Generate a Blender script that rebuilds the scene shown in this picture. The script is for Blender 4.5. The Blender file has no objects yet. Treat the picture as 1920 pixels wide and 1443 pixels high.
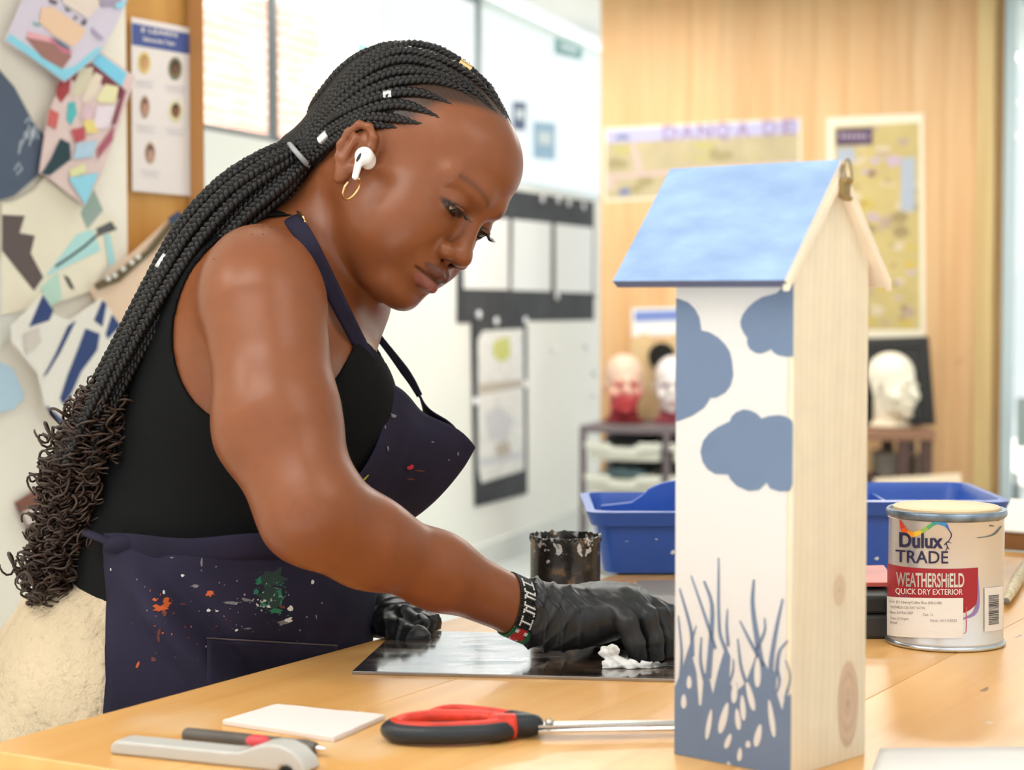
import bpy, bmesh, math, random
import numpy as np
from mathutils import Vector, Matrix

random.seed(7); RNG = np.random.default_rng(7)
SC = bpy.context.scene
BODY_H = .0017
COL = SC.collection

# ------------------------------------------------------------------ camera
FPX = 3700.0; CAMZ = 1.14; TH = math.radians(2.65)
cd = bpy.data.cameras.new('camera'); cam = bpy.data.objects.new('camera', cd); COL.objects.link(cam)
cam.location = (0, 0, CAMZ); cam.rotation_euler = (math.pi / 2 - TH, 0, 0)
cd.sensor_fit = 'HORIZONTAL'; cd.sensor_width = 36.0; cd.lens = FPX / 1920 * 36
cd.clip_start = 0.05; cd.clip_end = 100
cd.dof.use_dof = True; cd.dof.focus_distance = 1.76; cd.dof.aperture_fstop = 7.0
SC.camera = cam

# ------------------------------------------------------------------ world, sun, added fill lamps, exposure
w = bpy.data.worlds.new('overcast_sky'); SC.world = w; w.use_nodes = True
bg = w.node_tree.nodes['Background']
bg.inputs[0].default_value = (0.95, 0.985, 1.0, 1); bg.inputs[1].default_value = 1.12
sd = bpy.data.lights.new('sun', 'SUN'); sd.energy = 17.0; sd.angle = math.radians(3); sd.color = (1.0, .95, .88)
so = bpy.data.objects.new('sun', sd); COL.objects.link(so)
so.rotation_euler = Vector((-.45, .45, -.8)).to_track_quat('-Z', 'Y').to_euler()
def area(name, loc, size, energy, col=(1, .96, .9), rot=(0, 0, 0), sy=None):
    l = bpy.data.lights.new(name, 'AREA'); l.energy = energy; l.color = col
    l.size = size
    if sy: l.shape = 'RECTANGLE'; l.size_y = sy
    o = bpy.data.objects.new(name, l); COL.objects.link(o); o.location = loc; o.rotation_euler = rot
    return o
FILL_LAMPS = [(-.9, .9, 1.2, .3, 14), (.9, .9, 1.2, .3, 7), (-.2, 3.6, 1.2, .3, 22), (1.6, 5.8, 1.2, .3, 32), (.2, 7.6, .9, .3, 22), (-1.7, 1.7, .3, 1.0, 15), (1.3, 7.0, .3, 1.0, 11)]  # added fill lamps out of view, energy set region by region
CEIL = 2.42
for i, (x, y, sx, sy, e) in enumerate(FILL_LAMPS):
    area('ceiling_lamp_light', (x, y, CEIL - .06), sx, e, sy=sy)
vs = SC.view_settings
vs.view_transform = 'Standard'; vs.look = 'None'; vs.gamma = 1.0; vs.use_curve_mapping = False
vs.exposure = 0.05
SC.cycles.use_denoising = True
SC.cycles.max_bounces = 8

# ------------------------------------------------------------------ pixel helpers
FW = np.array([0, math.cos(TH), -math.sin(TH)]); UP = np.array([0, math.sin(TH), math.cos(TH)]); CAMP = np.array([0, 0, CAMZ])
def ray(px, py):
    return FW + np.array([1, 0, 0]) * ((px - 960) / FPX) + UP * ((721.5 - py) / FPX)
def P(px, py, Y):
    d = ray(px, py); return CAMP + d * (Y / d[1])
def G(px, py, z):
    d = ray(px, py); return CAMP + d * ((z - CAMZ) / d[2])
def PL(px, py, p0, n):
    d = ray(px, py); return CAMP + d * (np.dot(np.array(p0) - CAMP, n) / np.dot(d, n))
def RP(rpx, Y): return rpx / FPX * Y
def V3(*a): return np.array(a, float)
def nrm(v): v = np.asarray(v, float); return v / np.linalg.norm(v)

# ------------------------------------------------------------------ materials
def lin(r, g, b):
    f = lambda c: (c / 12.92 if c <= .04045 else ((c + .055) / 1.055) ** 2.4)
    return (f(r / 255), f(g / 255), f(b / 255))
MATS = {}
def M(name, col, rough=.5, metal=0., spec=.5, noise=None, bump=None, sss=0, trans=0, attr=False, emit=0, sheen=0, coat=0, scale=(1, 1, 1), rot=(0, 0, 0), col2=None, ior=1.45):
    if name in MATS: return MATS[name]
    m = bpy.data.materials.new(name); m.use_nodes = True; nt = m.node_tree; b = nt.nodes['Principled BSDF']
    b.inputs['Base Color'].default_value = (*col, 1); b.inputs['Roughness'].default_value = rough
    b.inputs['Metallic'].default_value = metal; b.inputs['Specular IOR Level'].default_value = spec; b.inputs['IOR'].default_value = ior
    if sss:
        b.inputs['Subsurface Weight'].default_value = sss; b.inputs['Subsurface Radius'].default_value = (.9, .35, .2); b.inputs['Subsurface Scale'].default_value = .012
    if trans: b.inputs['Transmission Weight'].default_value = trans
    if coat: b.inputs['Coat Weight'].default_value = coat; b.inputs['Coat Roughness'].default_value = .2
    if sheen: b.inputs['Sheen Weight'].default_value = sheen
    if emit: b.inputs['Emission Color'].default_value = (*col, 1); b.inputs['Emission Strength'].default_value = emit
    src = None
    if attr:
        a = nt.nodes.new('ShaderNodeAttribute'); a.attribute_name = 'Col'; src = a.outputs['Color']
    tc = nt.nodes.new('ShaderNodeTexCoord'); mp = nt.nodes.new('ShaderNodeMapping')
    mp.inputs['Scale'].default_value = scale; mp.inputs['Rotation'].default_value = rot
    nt.links.new(tc.outputs['Object'], mp.inputs['Vector'])
    if noise:
        n = nt.nodes.new('ShaderNodeTexNoise'); n.inputs['Scale'].default_value = noise[0]; n.inputs['Detail'].default_value = 5
        nt.links.new(mp.outputs[0], n.inputs['Vector'])
        r = nt.nodes.new('ShaderNodeMapRange'); r.inputs[1].default_value = .3; r.inputs[2].default_value = .7
        nt.links.new(n.outputs['Fac'], r.inputs[0])
        mx = nt.nodes.new('ShaderNodeMix'); mx.data_type = 'RGBA'
        nt.links.new(r.outputs[0], mx.inputs['Factor'])
        if col2 is not None:
            mx.inputs[6].default_value = (*col, 1); mx.inputs[7].default_value = (*col2, 1)
        else:
            k = noise[1]
            if src is None:
                mx.inputs[6].default_value = (*[c * (1 - k) for c in col], 1); mx.inputs[7].default_value = (*[min(1, c * (1 + k)) for c in col], 1)
            else:
                mx.blend_type = 'MIX'
                h1 = nt.nodes.new('ShaderNodeHueSaturation'); h1.inputs['Value'].default_value = 1 - k; nt.links.new(src, h1.inputs['Color'])
                h2 = nt.nodes.new('ShaderNodeHueSaturation'); h2.inputs['Value'].default_value = 1 + k; nt.links.new(src, h2.inputs['Color'])
                nt.links.new(h1.outputs[0], mx.inputs[6]); nt.links.new(h2.outputs[0], mx.inputs[7])
        src = mx.outputs[2]
    if src is not None: nt.links.new(src, b.inputs['Base Color'])
    if bump:
        n = nt.nodes.new('ShaderNodeTexNoise'); n.inputs['Scale'].default_value = bump[0]; n.inputs['Detail'].default_value = 4
        nt.links.new(mp.outputs[0], n.inputs['Vector'])
        bp = nt.nodes.new('ShaderNodeBump'); bp.inputs['Strength'].default_value = bump[1]; bp.inputs['Distance'].default_value = bump[2] if len(bump) > 2 else .002
        nt.links.new(n.outputs['Fac'], bp.inputs['Height']); nt.links.new(bp.outputs[0], b.inputs['Normal'])
    MATS[name] = m; return m

def wood(name, c1, c2, rot=(0, 0, 0), grain=1.0, rough=.45, knots=True, specks=False, coat=0):
    """grain runs along local x after rot"""
    if name in MATS: return MATS[name]
    m = bpy.data.materials.new(name); m.use_nodes = True; nt = m.node_tree; b = nt.nodes['Principled BSDF']
    b.inputs['Roughness'].default_value = rough
    if coat: b.inputs['Coat Weight'].default_value = coat; b.inputs['Coat Roughness'].default_value = .25
    tc = nt.nodes.new('ShaderNodeTexCoord'); oi = nt.nodes.new('ShaderNodeObjectInfo')
    vm = nt.nodes.new('ShaderNodeVectorMath'); vm.operation = 'ADD'
    sc = nt.nodes.new('ShaderNodeVectorMath'); sc.operation = 'SCALE'; sc.inputs['Scale'].default_value = 7
    cmb = nt.nodes.new('ShaderNodeCombineXYZ')
    for i in range(3): nt.links.new(oi.outputs['Random'], cmb.inputs[i])
    nt.links.new(cmb.outputs[0], sc.inputs[0])
    mr = nt.nodes.new('ShaderNodeMapping'); mr.inputs['Rotation'].default_value = rot
    nt.links.new(tc.outputs['Object'], mr.inputs['Vector'])
    nt.links.new(mr.outputs[0], vm.inputs[0]); nt.links.new(sc.outputs[0], vm.inputs[1])
    mp = nt.nodes.new('ShaderNodeMapping'); mp.inputs['Scale'].default_value = (1.2 * grain, 22 * grain, 22 * grain)
    nt.links.new(vm.outputs[0], mp.inputs['Vector'])
    n = nt.nodes.new('ShaderNodeTexNoise'); n.inputs['Scale'].default_value = 1.5; n.inputs['Detail'].default_value = 6; n.inputs['Distortion'].default_value = .6
    nt.links.new(mp.outputs[0], n.inputs['Vector'])
    r = nt.nodes.new('ShaderNodeMapRange'); r.inputs[1].default_value = .32; r.inputs[2].default_value = .68
    nt.links.new(n.outputs['Fac'], r.inputs[0])
    mx = nt.nodes.new('ShaderNodeMix'); mx.data_type = 'RGBA'; mx.inputs[6].default_value = (*c1, 1); mx.inputs[7].default_value = (*c2, 1)
    nt.links.new(r.outputs[0], mx.inputs['Factor']); out = mx.outputs[2]
    hs = nt.nodes.new('ShaderNodeHueSaturation'); nt.links.new(out, hs.inputs['Color'])
    r2 = nt.nodes.new('ShaderNodeMapRange'); r2.inputs[3].default_value = .93; r2.inputs[4].default_value = 1.06
    nt.links.new(oi.outputs['Random'], r2.inputs[0]); nt.links.new(r2.outputs[0], hs.inputs['Value']); out = hs.outputs[0]
    def spots(scale, lo, hi, colr, stretch=(1, 1, 1), seed=0., detail=2):
        nonlocal out
        mp2 = nt.nodes.new('ShaderNodeMapping'); mp2.inputs['Scale'].default_value = stretch; mp2.inputs['Location'].default_value = (seed, seed * 2, 0)
        nt.links.new(mr.outputs[0] if specks else vm.outputs[0], mp2.inputs['Vector'])
        v = nt.nodes.new('ShaderNodeTexNoise'); v.inputs['Scale'].default_value = scale; v.inputs['Detail'].default_value = detail
        nt.links.new(mp2.outputs[0], v.inputs['Vector'])
        rr = nt.nodes.new('ShaderNodeMapRange'); rr.inputs[1].default_value = lo; rr.inputs[2].default_value = hi
        nt.links.new(v.outputs['Fac'], rr.inputs[0])
        m2 = nt.nodes.new('ShaderNodeMix'); m2.data_type = 'RGBA'; nt.links.new(rr.outputs[0], m2.inputs['Factor'])
        nt.links.new(out, m2.inputs[6]); m2.inputs[7].default_value = (*colr, 1); out = m2.outputs[2]
    if knots: spots(9, .74, .80, (c1[0] * .45, c1[1] * .3, c1[2] * .2), (1, 1.4, 1.4), 3)
    if specks:
        spots(28, .71, .735, (.80, .74, .66), (.6, 1, 1), 11, 4); spots(34, .73, .76, (.25, .12, .05), (.4, 1.5, 1), 23, 4)
        spots(6, .62, .78, (.86, .62, .38), (1, 1, 1), 5)
    nt.links.new(out, b.inputs['Base Color'])
    bp = nt.nodes.new('ShaderNodeBump'); bp.inputs['Strength'].default_value = .15; bp.inputs['Distance'].default_value = .001
    nt.links.new(n.outputs['Fac'], bp.inputs['Height']); nt.links.new(bp.outputs[0], b.inputs['Normal'])
    MATS[name] = m; return m

# ------------------------------------------------------------------ objects
ORG = {}
def reg(o, name, parent, org):
    COL.objects.link(o)
    ORG[o.name] = np.array(org, float)
    if parent is not None:
        o.parent = parent; o.location = Vector(ORG[o.name] - ORG[parent.name])
    else: o.location = Vector(ORG[o.name])
def tag(o, label=None, cat=None, group=None, kind=None):
    if label: o['label'] = label
    if cat: o['category'] = cat
    if group: o['group'] = group
    if kind: o['kind'] = kind
    return o
def empty(name, loc, label=None, cat=None, group=None, kind=None, parent=None):
    o = bpy.data.objects.new(name, None); o.empty_display_size = .05
    reg(o, name, parent, loc); return tag(o, label, cat, group, kind)
def mk(name, verts, faces, mat, parent=None, smooth=False, midx=None, col=None, label=None, cat=None, group=None, kind=None, auto=None):
    verts = np.asarray(verts, float)
    mn, mx = verts.min(0), verts.max(0); org = np.array([(mn[0] + mx[0]) / 2, (mn[1] + mx[1]) / 2, mn[2]])
    me = bpy.data.meshes.new(name)
    if isinstance(faces, np.ndarray):
        k = faces.shape[1]; me.vertices.add(len(verts)); me.vertices.foreach_set('co', (verts - org).ravel())
        me.loops.add(faces.size); me.loops.foreach_set('vertex_index', faces.ravel().astype(np.int32))
        me.polygons.add(len(faces)); me.polygons.foreach_set('loop_start', (np.arange(len(faces)) * k).astype(np.int32))
        me.update(calc_edges=True)
    else:
        me.from_pydata((verts - org).tolist(), [], faces)
    for m in (mat if isinstance(mat, (list, tuple)) else [mat]): me.materials.append(m)
    if midx is not None: me.polygons.foreach_set('material_index', np.array(midx, np.int32))
    if smooth: me.polygons.foreach_set('use_smooth', np.ones(len(me.polygons), bool))
    if col is not None:
        ca = me.color_attributes.new('Col', 'FLOAT_COLOR', 'POINT')
        c4 = np.ones((len(verts), 4)); c4[:, :3] = col; ca.data.foreach_set('color', c4.ravel())
    me.update()
    o = bpy.data.objects.new(name, me); reg(o, name, parent, org)
    if auto:
        me.polygons.foreach_set('use_smooth', np.ones(len(me.polygons), bool))
        try: me.set_sharp_from_angle(angle=math.radians(auto))
        except Exception: pass
    return tag(o, label, cat, group, kind)
def bevel(o, wd=.001, seg=2):
    m = o.modifiers.new('bevel', 'BEVEL'); m.width = wd; m.segments = seg; m.limit_method = 'ANGLE'; m.angle_limit = math.radians(40)
    return o

class MB:
    def __init__(s): s.v = []; s.f = []; s.m = []; s.n = 0
    def add(s, v, f, mi=0):
        v = np.asarray(v, float).reshape(-1, 3); s.v.append(v)
        s.f += [tuple(int(i) + s.n for i in q) for q in f]; s.m += [mi] * len(f); s.n += len(v); return s
    def box(s, c, size, ax=None, mi=0, taper=None):
        """ax: 3 unit vectors"""
        c = np.array(c, float); h = np.array(size, float) / 2
        A = np.eye(3) if ax is None else np.array(ax, float)
        v = []
        for z in (-1, 1):
            for (x, y) in ((-1, -1), (1, -1), (1, 1), (-1, 1)):
                t = taper if (taper and z == 1) else 1
                v.append(c + A[0] * x * h[0] * t + A[1] * y * h[1] * t + A[2] * z * h[2])
        return s.add(v, [(3, 2, 1, 0), (4, 5, 6, 7), (0, 1, 5, 4), (1, 2, 6, 5), (2, 3, 7, 6), (3, 0, 4, 7)], mi)
    def prism(s, pts, off, mi=0, mside=None):
        """pts: planar loop of 3-D points; off: extrusion vector"""
        p = np.array(pts, float); n = len(p); off = np.array(off, float)
        s.add(np.vstack([p, p + off]), [tuple(range(n))[::-1], tuple(range(n, 2 * n))], mi)
        k = s.n - 2 * n
        for i in range(n):
            j = (i + 1) % n; s.f.append((k + i, k + j, k + n + j, k + n + i)); s.m.append(mi if mside is None else mside)
        return s
    def tube(s, path, r, seg=8, cap=True, closed=False, mi=0, flat=None):
        p = np.array(path, float); n = len(p); r = np.full(n, r) if np.isscalar(r) else np.array(r, float)
        T = np.gradient(p, axis=0) if not closed else (np.roll(p, -1, 0) - np.roll(p, 1, 0))
        T /= np.linalg.norm(T, axis=1)[:, None] + 1e-12
        ref = V3(0, 0, 1) if abs(T[0][2]) < .9 else V3(1, 0, 0)
        N = np.zeros_like(p); a = ref - T[0] * np.dot(ref, T[0]); N[0] = nrm(a)
        for i in range(1, n):
            a = N[i - 1] - T[i] * np.dot(N[i - 1], T[i]); N[i] = a / (np.linalg.norm(a) + 1e-12)
        B = np.cross(T, N); ang = np.arange(seg) / seg * 2 * math.pi
        fl = 1 if flat is None else flat
        v = p[:, None] + r[:, None, None] * (np.cos(ang)[None, :, None] * N[:, None] * fl + np.sin(ang)[None, :, None] * B[:, None])
        f = []
        for i in range(n - (0 if closed else 1)):
            i2 = (i + 1) % n
            for j in range(seg):
                j2 = (j + 1) % seg; f.append((i * seg + j, i * seg + j2, i2 * seg + j2, i2 * seg + j))
        if cap and not closed: f.append(tuple(range(seg))[::-1]); f.append(tuple((n - 1) * seg + j for j in range(seg)))
        return s.add(v.reshape(-1, 3), f, mi)
    def lathe(s, prof, c, seg=48, mi=0, ax=None, jitter=None):
        """prof: (r, z) list"""
        c = np.array(c, float); A = np.eye(3) if ax is None else np.array(ax, float)
        v = []; ang = np.arange(seg) / seg * 2 * math.pi
        for k, (r, z) in enumerate(prof):
            for j, a in enumerate(ang):
                jr = jitter(k, j) if jitter else (0, 0)
                v.append(c + A[0] * (r + jr[0]) * math.cos(a) + A[1] * (r + jr[0]) * math.sin(a) + A[2] * (z + jr[1]))
        f = []
        for i in range(len(prof) - 1):
            for j in range(seg): j2 = (j + 1) % seg; f.append((i * seg + j, i * seg + j2, (i + 1) * seg + j2, (i + 1) * seg + j))
        if prof[0][0] > 1e-6: f.append(tuple(range(seg))[::-1])
        if prof[-1][0] > 1e-6: f.append(tuple((len(prof) - 1) * seg + j for j in range(seg)))
        return s.add(v, f, mi)
    def grid(s, fn, nu, nv, mi=0):
        v = [fn(i / (nu - 1), j / (nv - 1)) for i in range(nu) for j in range(nv)]
        f = [(i * nv + j, (i + 1) * nv + j, (i + 1) * nv + j + 1, i * nv + j + 1) for i in range(nu - 1) for j in range(nv - 1)]
        return s.add(v, f, mi)
    def sphere(s, c, r, nu=8, nv=6, mi=0, ax=None):
        r = np.ones(3) * r if np.isscalar(r) else np.array(r); c = np.array(c, float)
        A = np.eye(3) if ax is None else np.array(ax, float)
        v = [c + A[2] * r[2]]
        for i in range(1, nv):
            t = math.pi * i / nv
            for j in range(nu):
                a = 2 * math.pi * j / nu
                v.append(c + A[0] * r[0] * math.sin(t) * math.cos(a) + A[1] * r[1] * math.sin(t) * math.sin(a) + A[2] * r[2] * math.cos(t))
        v.append(c - A[2] * r[2]); f = []
        for j in range(nu):
            j2 = (j + 1) % nu; f.append((0, 1 + j, 1 + j2))
            for i in range(nv - 2): f.append((1 + i * nu + j, 1 + (i + 1) * nu + j, 1 + (i + 1) * nu + j2, 1 + i * nu + j2))
            f.append((1 + (nv - 2) * nu + j, len(v) - 1, 1 + (nv - 2) * nu + j2))
        return s.add(v, f, mi)
    def mk(s, name, mat, parent=None, **k):
        if s.v and isinstance(mat, (list, tuple)): k['midx'] = s.m
        return mk(name, np.vstack(s.v), s.f, mat, parent, **k)

def spline(pts, n):
    """Catmull-Rom through pts (any dim), n samples, by chord length"""
    p = np.array(pts, float); d = np.r_[0, np.cumsum(np.linalg.norm(np.diff(p, axis=0), axis=1) ** .8 + 1e-9)]
    t = np.linspace(0, d[-1], n); out = np.zeros((n, p.shape[1]))
    m = np.zeros_like(p)
    for i in range(len(p)):
        if i == 0: m[i] = (p[1] - p[0]) / (d[1] - d[0])
        elif i == len(p) - 1: m[i] = (p[-1] - p[-2]) / (d[-1] - d[-2])
        else: m[i] = (p[i + 1] - p[i - 1]) / (d[i + 1] - d[i - 1])
    for k, tt in enumerate(t):
        i = min(max(np.searchsorted(d, tt) - 1, 0), len(p) - 2); h = d[i + 1] - d[i]; s = (tt - d[i]) / h
        out[k] = (2 * s ** 3 - 3 * s ** 2 + 1) * p[i] + (s ** 3 - 2 * s ** 2 + s) * h * m[i] + (-2 * s ** 3 + 3 * s ** 2) * p[i + 1] + (s ** 3 - s ** 2) * h * m[i + 1]
    return out
def resample(p, step):
    d = np.r_[0, np.cumsum(np.linalg.norm(np.diff(p, axis=0), axis=1))]; n = max(3, int(d[-1] / step)); t = np.linspace(0, d[-1], n)
    return np.stack([np.interp(t, d, p[:, k]) for k in range(p.shape[1])], 1)

def text_mesh(txt, size, bold=0., align='LEFT', res=3, space=1.0):
    """flat triangulated letters, returns verts (x,y) and faces"""
    cu = bpy.data.curves.new('lettering', 'FONT'); cu.body = txt; cu.size = size; cu.offset = bold; cu.align_x = align; cu.resolution_u = res; cu.space_character = space
    ob = bpy.data.objects.new('lettering', cu); COL.objects.link(ob)
    dg = bpy.context.evaluated_depsgraph_get(); me = bpy.data.meshes.new_from_object(ob.evaluated_get(dg))
    v = np.array([x.co[:2] for x in me.vertices]); f = [tuple(p.vertices) for p in me.polygons]
    bpy.data.objects.remove(ob); bpy.data.curves.remove(cu); bpy.data.meshes.remove(me)
    return v, f

# ------------------------------------------------------------------ implicit surfaces
class Field:
    def __init__(s): s.p = []
    def ell(s, c, r, R=None, k=.01, op='u'):
        R = np.eye(3) if R is None else np.array(R, float); s.p.append(('e', np.array(c, float), np.array(r, float), R, k, op)); return s
    def cap(s, a, b, ra, rb, k=.01, op='u', flat=None):
        s.p.append(('c', np.array(a, float), np.array(b, float), (ra, rb, flat), k, op)); return s
    def dist(s, q, pts):
        if q[0] == 'e':
            l = (pts - q[1]) @ q[3].T; k0 = np.sqrt(((l / q[2]) ** 2).sum(-1)); k1 = np.sqrt(((l / q[2] ** 2) ** 2).sum(-1))
            return k0 * (k0 - 1) / (k1 + 1e-9)
        a, b = q[1], q[2]; ra, rb, fl = q[3]; ab = b - a; t = np.clip(((pts - a) @ ab) / (ab @ ab), 0, 1)
        d = pts - (a + t[..., None] * ab)
        if fl is not None:
            n, sc = fl; c = d @ n; d = d + (c * (1 / sc - 1))[..., None] * n
            return (np.sqrt((d ** 2).sum(-1)) - (ra + (rb - ra) * t)) * min(1, sc)
        return np.sqrt((d ** 2).sum(-1)) - (ra + (rb - ra) * t)
    def __call__(s, pts, c=None, hd=0):
        f = np.full(pts.shape[:-1], 1.0); ps = s.p
        if c is not None:
            cc = c[None]; ps = [q for q in s.p if s.dist(q, cc)[0] < hd * 1.9 + q[4] + .012]
        for q in ps:
            d = s.dist(q, pts); k = q[4]
            if q[5] == 'u':
                h = np.maximum(k - np.abs(f - d), 0) / k; f = np.minimum(f, d) - h * h * k * .25
            else:
                h = np.maximum(k - np.abs(f + d), 0) / k; f = np.maximum(f, -d) + h * h * k * .25
        return f

def polygonize(fn, lo, hi, h, N=16):
    lo = np.array(lo, float); hi = np.array(hi, float); nb = np.ceil((hi - lo) / (h * N)).astype(int)
    bi = np.stack(np.meshgrid(*[np.arange(k) for k in nb], indexing='ij'), -1).reshape(-1, 3)
    cen = lo + (bi + .5) * N * h; hd = N * h * math.sqrt(3) / 2
    fc = np.concatenate([fn(cen[i:i + 20000]) for i in range(0, len(cen), 20000)])
    act = bi[np.abs(fc) < hd * 1.7 + h * 2]
    g = np.stack(np.meshgrid(*[np.arange(N + 1)] * 3, indexing='ij'), -1)
    E = []
    for b in act:
        base = b * N; pts = lo + (base + g) * h; c = lo + (b + .5) * N * h
        v = fn(pts, c, hd)
        if v.min() > 0 or v.max() < 0: continue
        s = v < 0
        for ax in range(3):
            sl0 = [slice(0, N)] * 3; sl1 = list(sl0); sl1[ax] = slice(1, N + 1)
            a, bb = v[tuple(sl0)], v[tuple(sl1)]; m = (a < 0) != (bb < 0)
            idx = np.argwhere(m)
            if len(idx) == 0: continue
            va, vb = a[m], bb[m]; t = va / (va - vb); pos = (base + idx).astype(float); pos[:, ax] += t
            E.append((base + idx, np.full(len(idx), ax), pos, va < 0))
    low = np.concatenate([e[0] for e in E]); ax = np.concatenate([e[1] for e in E]); pos = np.concatenate([e[2] for e in E]); ins = np.concatenate([e[3] for e in E])
    S = 4096
    cells = np.zeros((len(low), 4, 3), int)
    for a in range(3):
        m = ax == a; u, w_ = (a + 1) % 3, (a + 2) % 3
        for q, (du, dw) in enumerate(((-1, -1), (0, -1), (0, 0), (-1, 0))):
            cc = low[m].copy(); cc[:, u] += du; cc[:, w_] += dw; cells[m, q] = cc
    key = ((cells[..., 0] + 1) * S + cells[..., 1] + 1) * S + cells[..., 2] + 1
    uq, inv = np.unique(key.ravel(), return_inverse=True); inv = inv.reshape(-1)
    cnt = np.bincount(inv); vv = np.stack([np.bincount(inv, weights=np.repeat(pos[:, k], 4)) / cnt for k in range(3)], 1)
    q = inv.reshape(-1, 4); q = np.where(ins[:, None], q, q[:, ::-1])
    return lo + vv * h, q
def linp(r, g, b): return lin(r * .90, g * .87, b * .96)
# ================================================================== SETTING
TZ = .82                                   # table top height
Z = V3(0, 0, 1)
W0 = V3(.45, 10, 0); wd = nrm([-.311, -1, 0]); nI = V3(-wd[1], wd[0], 0); nI = nI if nI[1] < 0 else -nI
Q0 = V3(.379, 8.5, 0); wq = nI.copy(); nq = wd.copy()
def WH(px, py, off=0): return PL(px, py, W0 + nI * off, nI)
def WW(px, py, off=0): return PL(px, py, Q0 + nq * off, nq)
def sW(px): return float(np.dot(WH(px, 550) - W0, wd))
def sQ(px): return float(np.dot(WW(px, 550) - Q0, wq))

white_wall = M('white_paint', (.86, .87, .82), .6, noise=(3, .02))
floor_m = M('grey_vinyl', (.62, .66, .65), .35, noise=(5, .05))
ceil_m = M('ceiling_paint', (.80, .83, .85), .8)
room = [W0 + wd * -2.5, W0 + wd * 8, V3(-3, 2, 0), V3(-3, -1.2, 0), V3(4.5, -1.2, 0), V3(4.5, 10.5, 0)]
mb = MB(); mb.prism([p - Z * .1 for p in room], Z * .1); mb.mk('floor', floor_m, kind='structure')
mb = MB(); mb.prism([p + Z * CEIL for p in room], Z * .12); mb.mk('ceiling', ceil_m, kind='structure')
SILL = 1.60
mb = MB(); mb.prism([W0 + wd * -2.5, W0 + wd * 7.5, W0 + wd * 7.5 - nI * .2, W0 + wd * -2.5 - nI * .2], Z * SILL); mb.mk('wall_back', white_wall, kind='structure')
mb = MB(); mb.prism([W0 + wd * -2.5 + nI * .001, W0 + wd * 7.5 + nI * .001, W0 + wd * 7.5 + nI * .02, W0 + wd * -2.5 + nI * .02], Z * .1); bevel(mb.mk('baseboard_back', M('skirting_paint', (.72, .75, .72), .5), kind='structure'))
mb = MB(); mb.prism([V3(3.6, -1.2, 0), V3(3.7, -1.2, 0), V3(3.7, 7.2, 0), V3(3.6, 7.2, 0)], Z * CEIL); mb.mk('wall_right', white_wall, kind='structure')

# clerestory windows above the white wall
frame_m = M('window_frame_paint', (.16, .20, .21), .4); framel_m = M('pale_frame_paint', (.70, .80, .80), .4)
def pane_mat():
    m = bpy.data.materials.new('window_glass'); m.use_nodes = True; nt = m.node_tree; nt.nodes.clear()
    o = nt.nodes.new('ShaderNodeOutputMaterial'); t = nt.nodes.new('ShaderNodeBsdfTransparent'); g = nt.nodes.new('ShaderNodeBsdfGlossy')
    t.inputs[0].default_value = (.97, .99, .985, 1); g.inputs['Roughness'].default_value = .02; mx = nt.nodes.new('ShaderNodeMixShader'); mx.inputs[0].default_value = .06
    nt.links.new(t.outputs[0], mx.inputs[1]); nt.links.new(g.outputs[0], mx.inputs[2]); nt.links.new(mx.outputs[0], o.inputs[0]); return m
glass = pane_mat()
edges = [7.4, sW(567), sW(940), -2.4]
for i in range(3):
    a, b = edges[i], edges[i + 1]
    wn = empty('window_%d' % (i + 1), W0 + wd * ((a + b) / 2) + Z * SILL, kind='structure')
    f = MB(); t_ = .03
    for (s0, s1, z0, z1) in ((a, b, SILL, SILL + .05), (a, b, CEIL - .06, CEIL), (a, a - t_, SILL, CEIL), (b + t_, b, SILL, CEIL)):
        c = W0 + wd * ((s0 + s1) / 2) - nI * .1 + Z * ((z0 + z1) / 2); f.box(c, (abs(s1 - s0), .016, z1 - z0), (wd, nI, Z))
    bevel(f.mk('window_frame', frame_m if i < 2 else framel_m, wn), .004)
    g = MB(); g.box(W0 + wd * ((a + b) / 2) - nI * .1 + Z * ((SILL + CEIL) / 2), (abs(a - b) - .07, .006, CEIL - SILL - .1), (wd, nI, Z)); g.mk('pane', glass, wn)
mb = MB(); mb.box(W0 + wd * 2.5 - nI * .1 + Z * (SILL + .006), (9.8, .198, .012), (wd, nI, Z)); bevel(mb.mk('trim_1', M('sill_paint', (.85, .87, .84), .4), kind='structure'))

# small prints taped to the glass
for (nm, pts, c, lab) in [
    ('window_print', [(1000, 228), (1040, 232), (1040, 300), (1000, 296)], (.35, .55, .75), 'pale blue print taped low on the right-hand window glass'),
    ('window_print', [(962, 190), (986, 193), (984, 245), (961, 242)], (.10, .14, .26), 'narrow dark navy print taped to the glass beside the forehead'),
    ('window_print', [(1040, 70), (1092, 88), (1090, 112), (1040, 100)], (.20, .42, .42), 'teal green print taped high on the right-hand window glass'),
    ('window_print', [(668, 78), (705, 84), (705, 130), (668, 126)], (.30, .60, .62), 'pale teal print on the glass just above the braids')]:
    p = [WH(x, y, -.085) for x, y in pts]; m_ = MB(); m_.prism(p, nI * .002)
    q = [p[0] * (1 - a) * (1 - b) + p[1] * a * (1 - b) + p[2] * a * b + p[3] * (1 - a) * b + nI * .0025 for a, b in ((.2, .25), (.8, .25), (.8, .6), (.2, .6))]
    m_.prism(q, nI * .001, 1); m_.mk(nm, [M('print_%s' % str(c), c, .7), M('print_pale', (.75, .85, .9), .7)], label=lab, cat='print', group='prints taped to the window glass')

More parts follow.
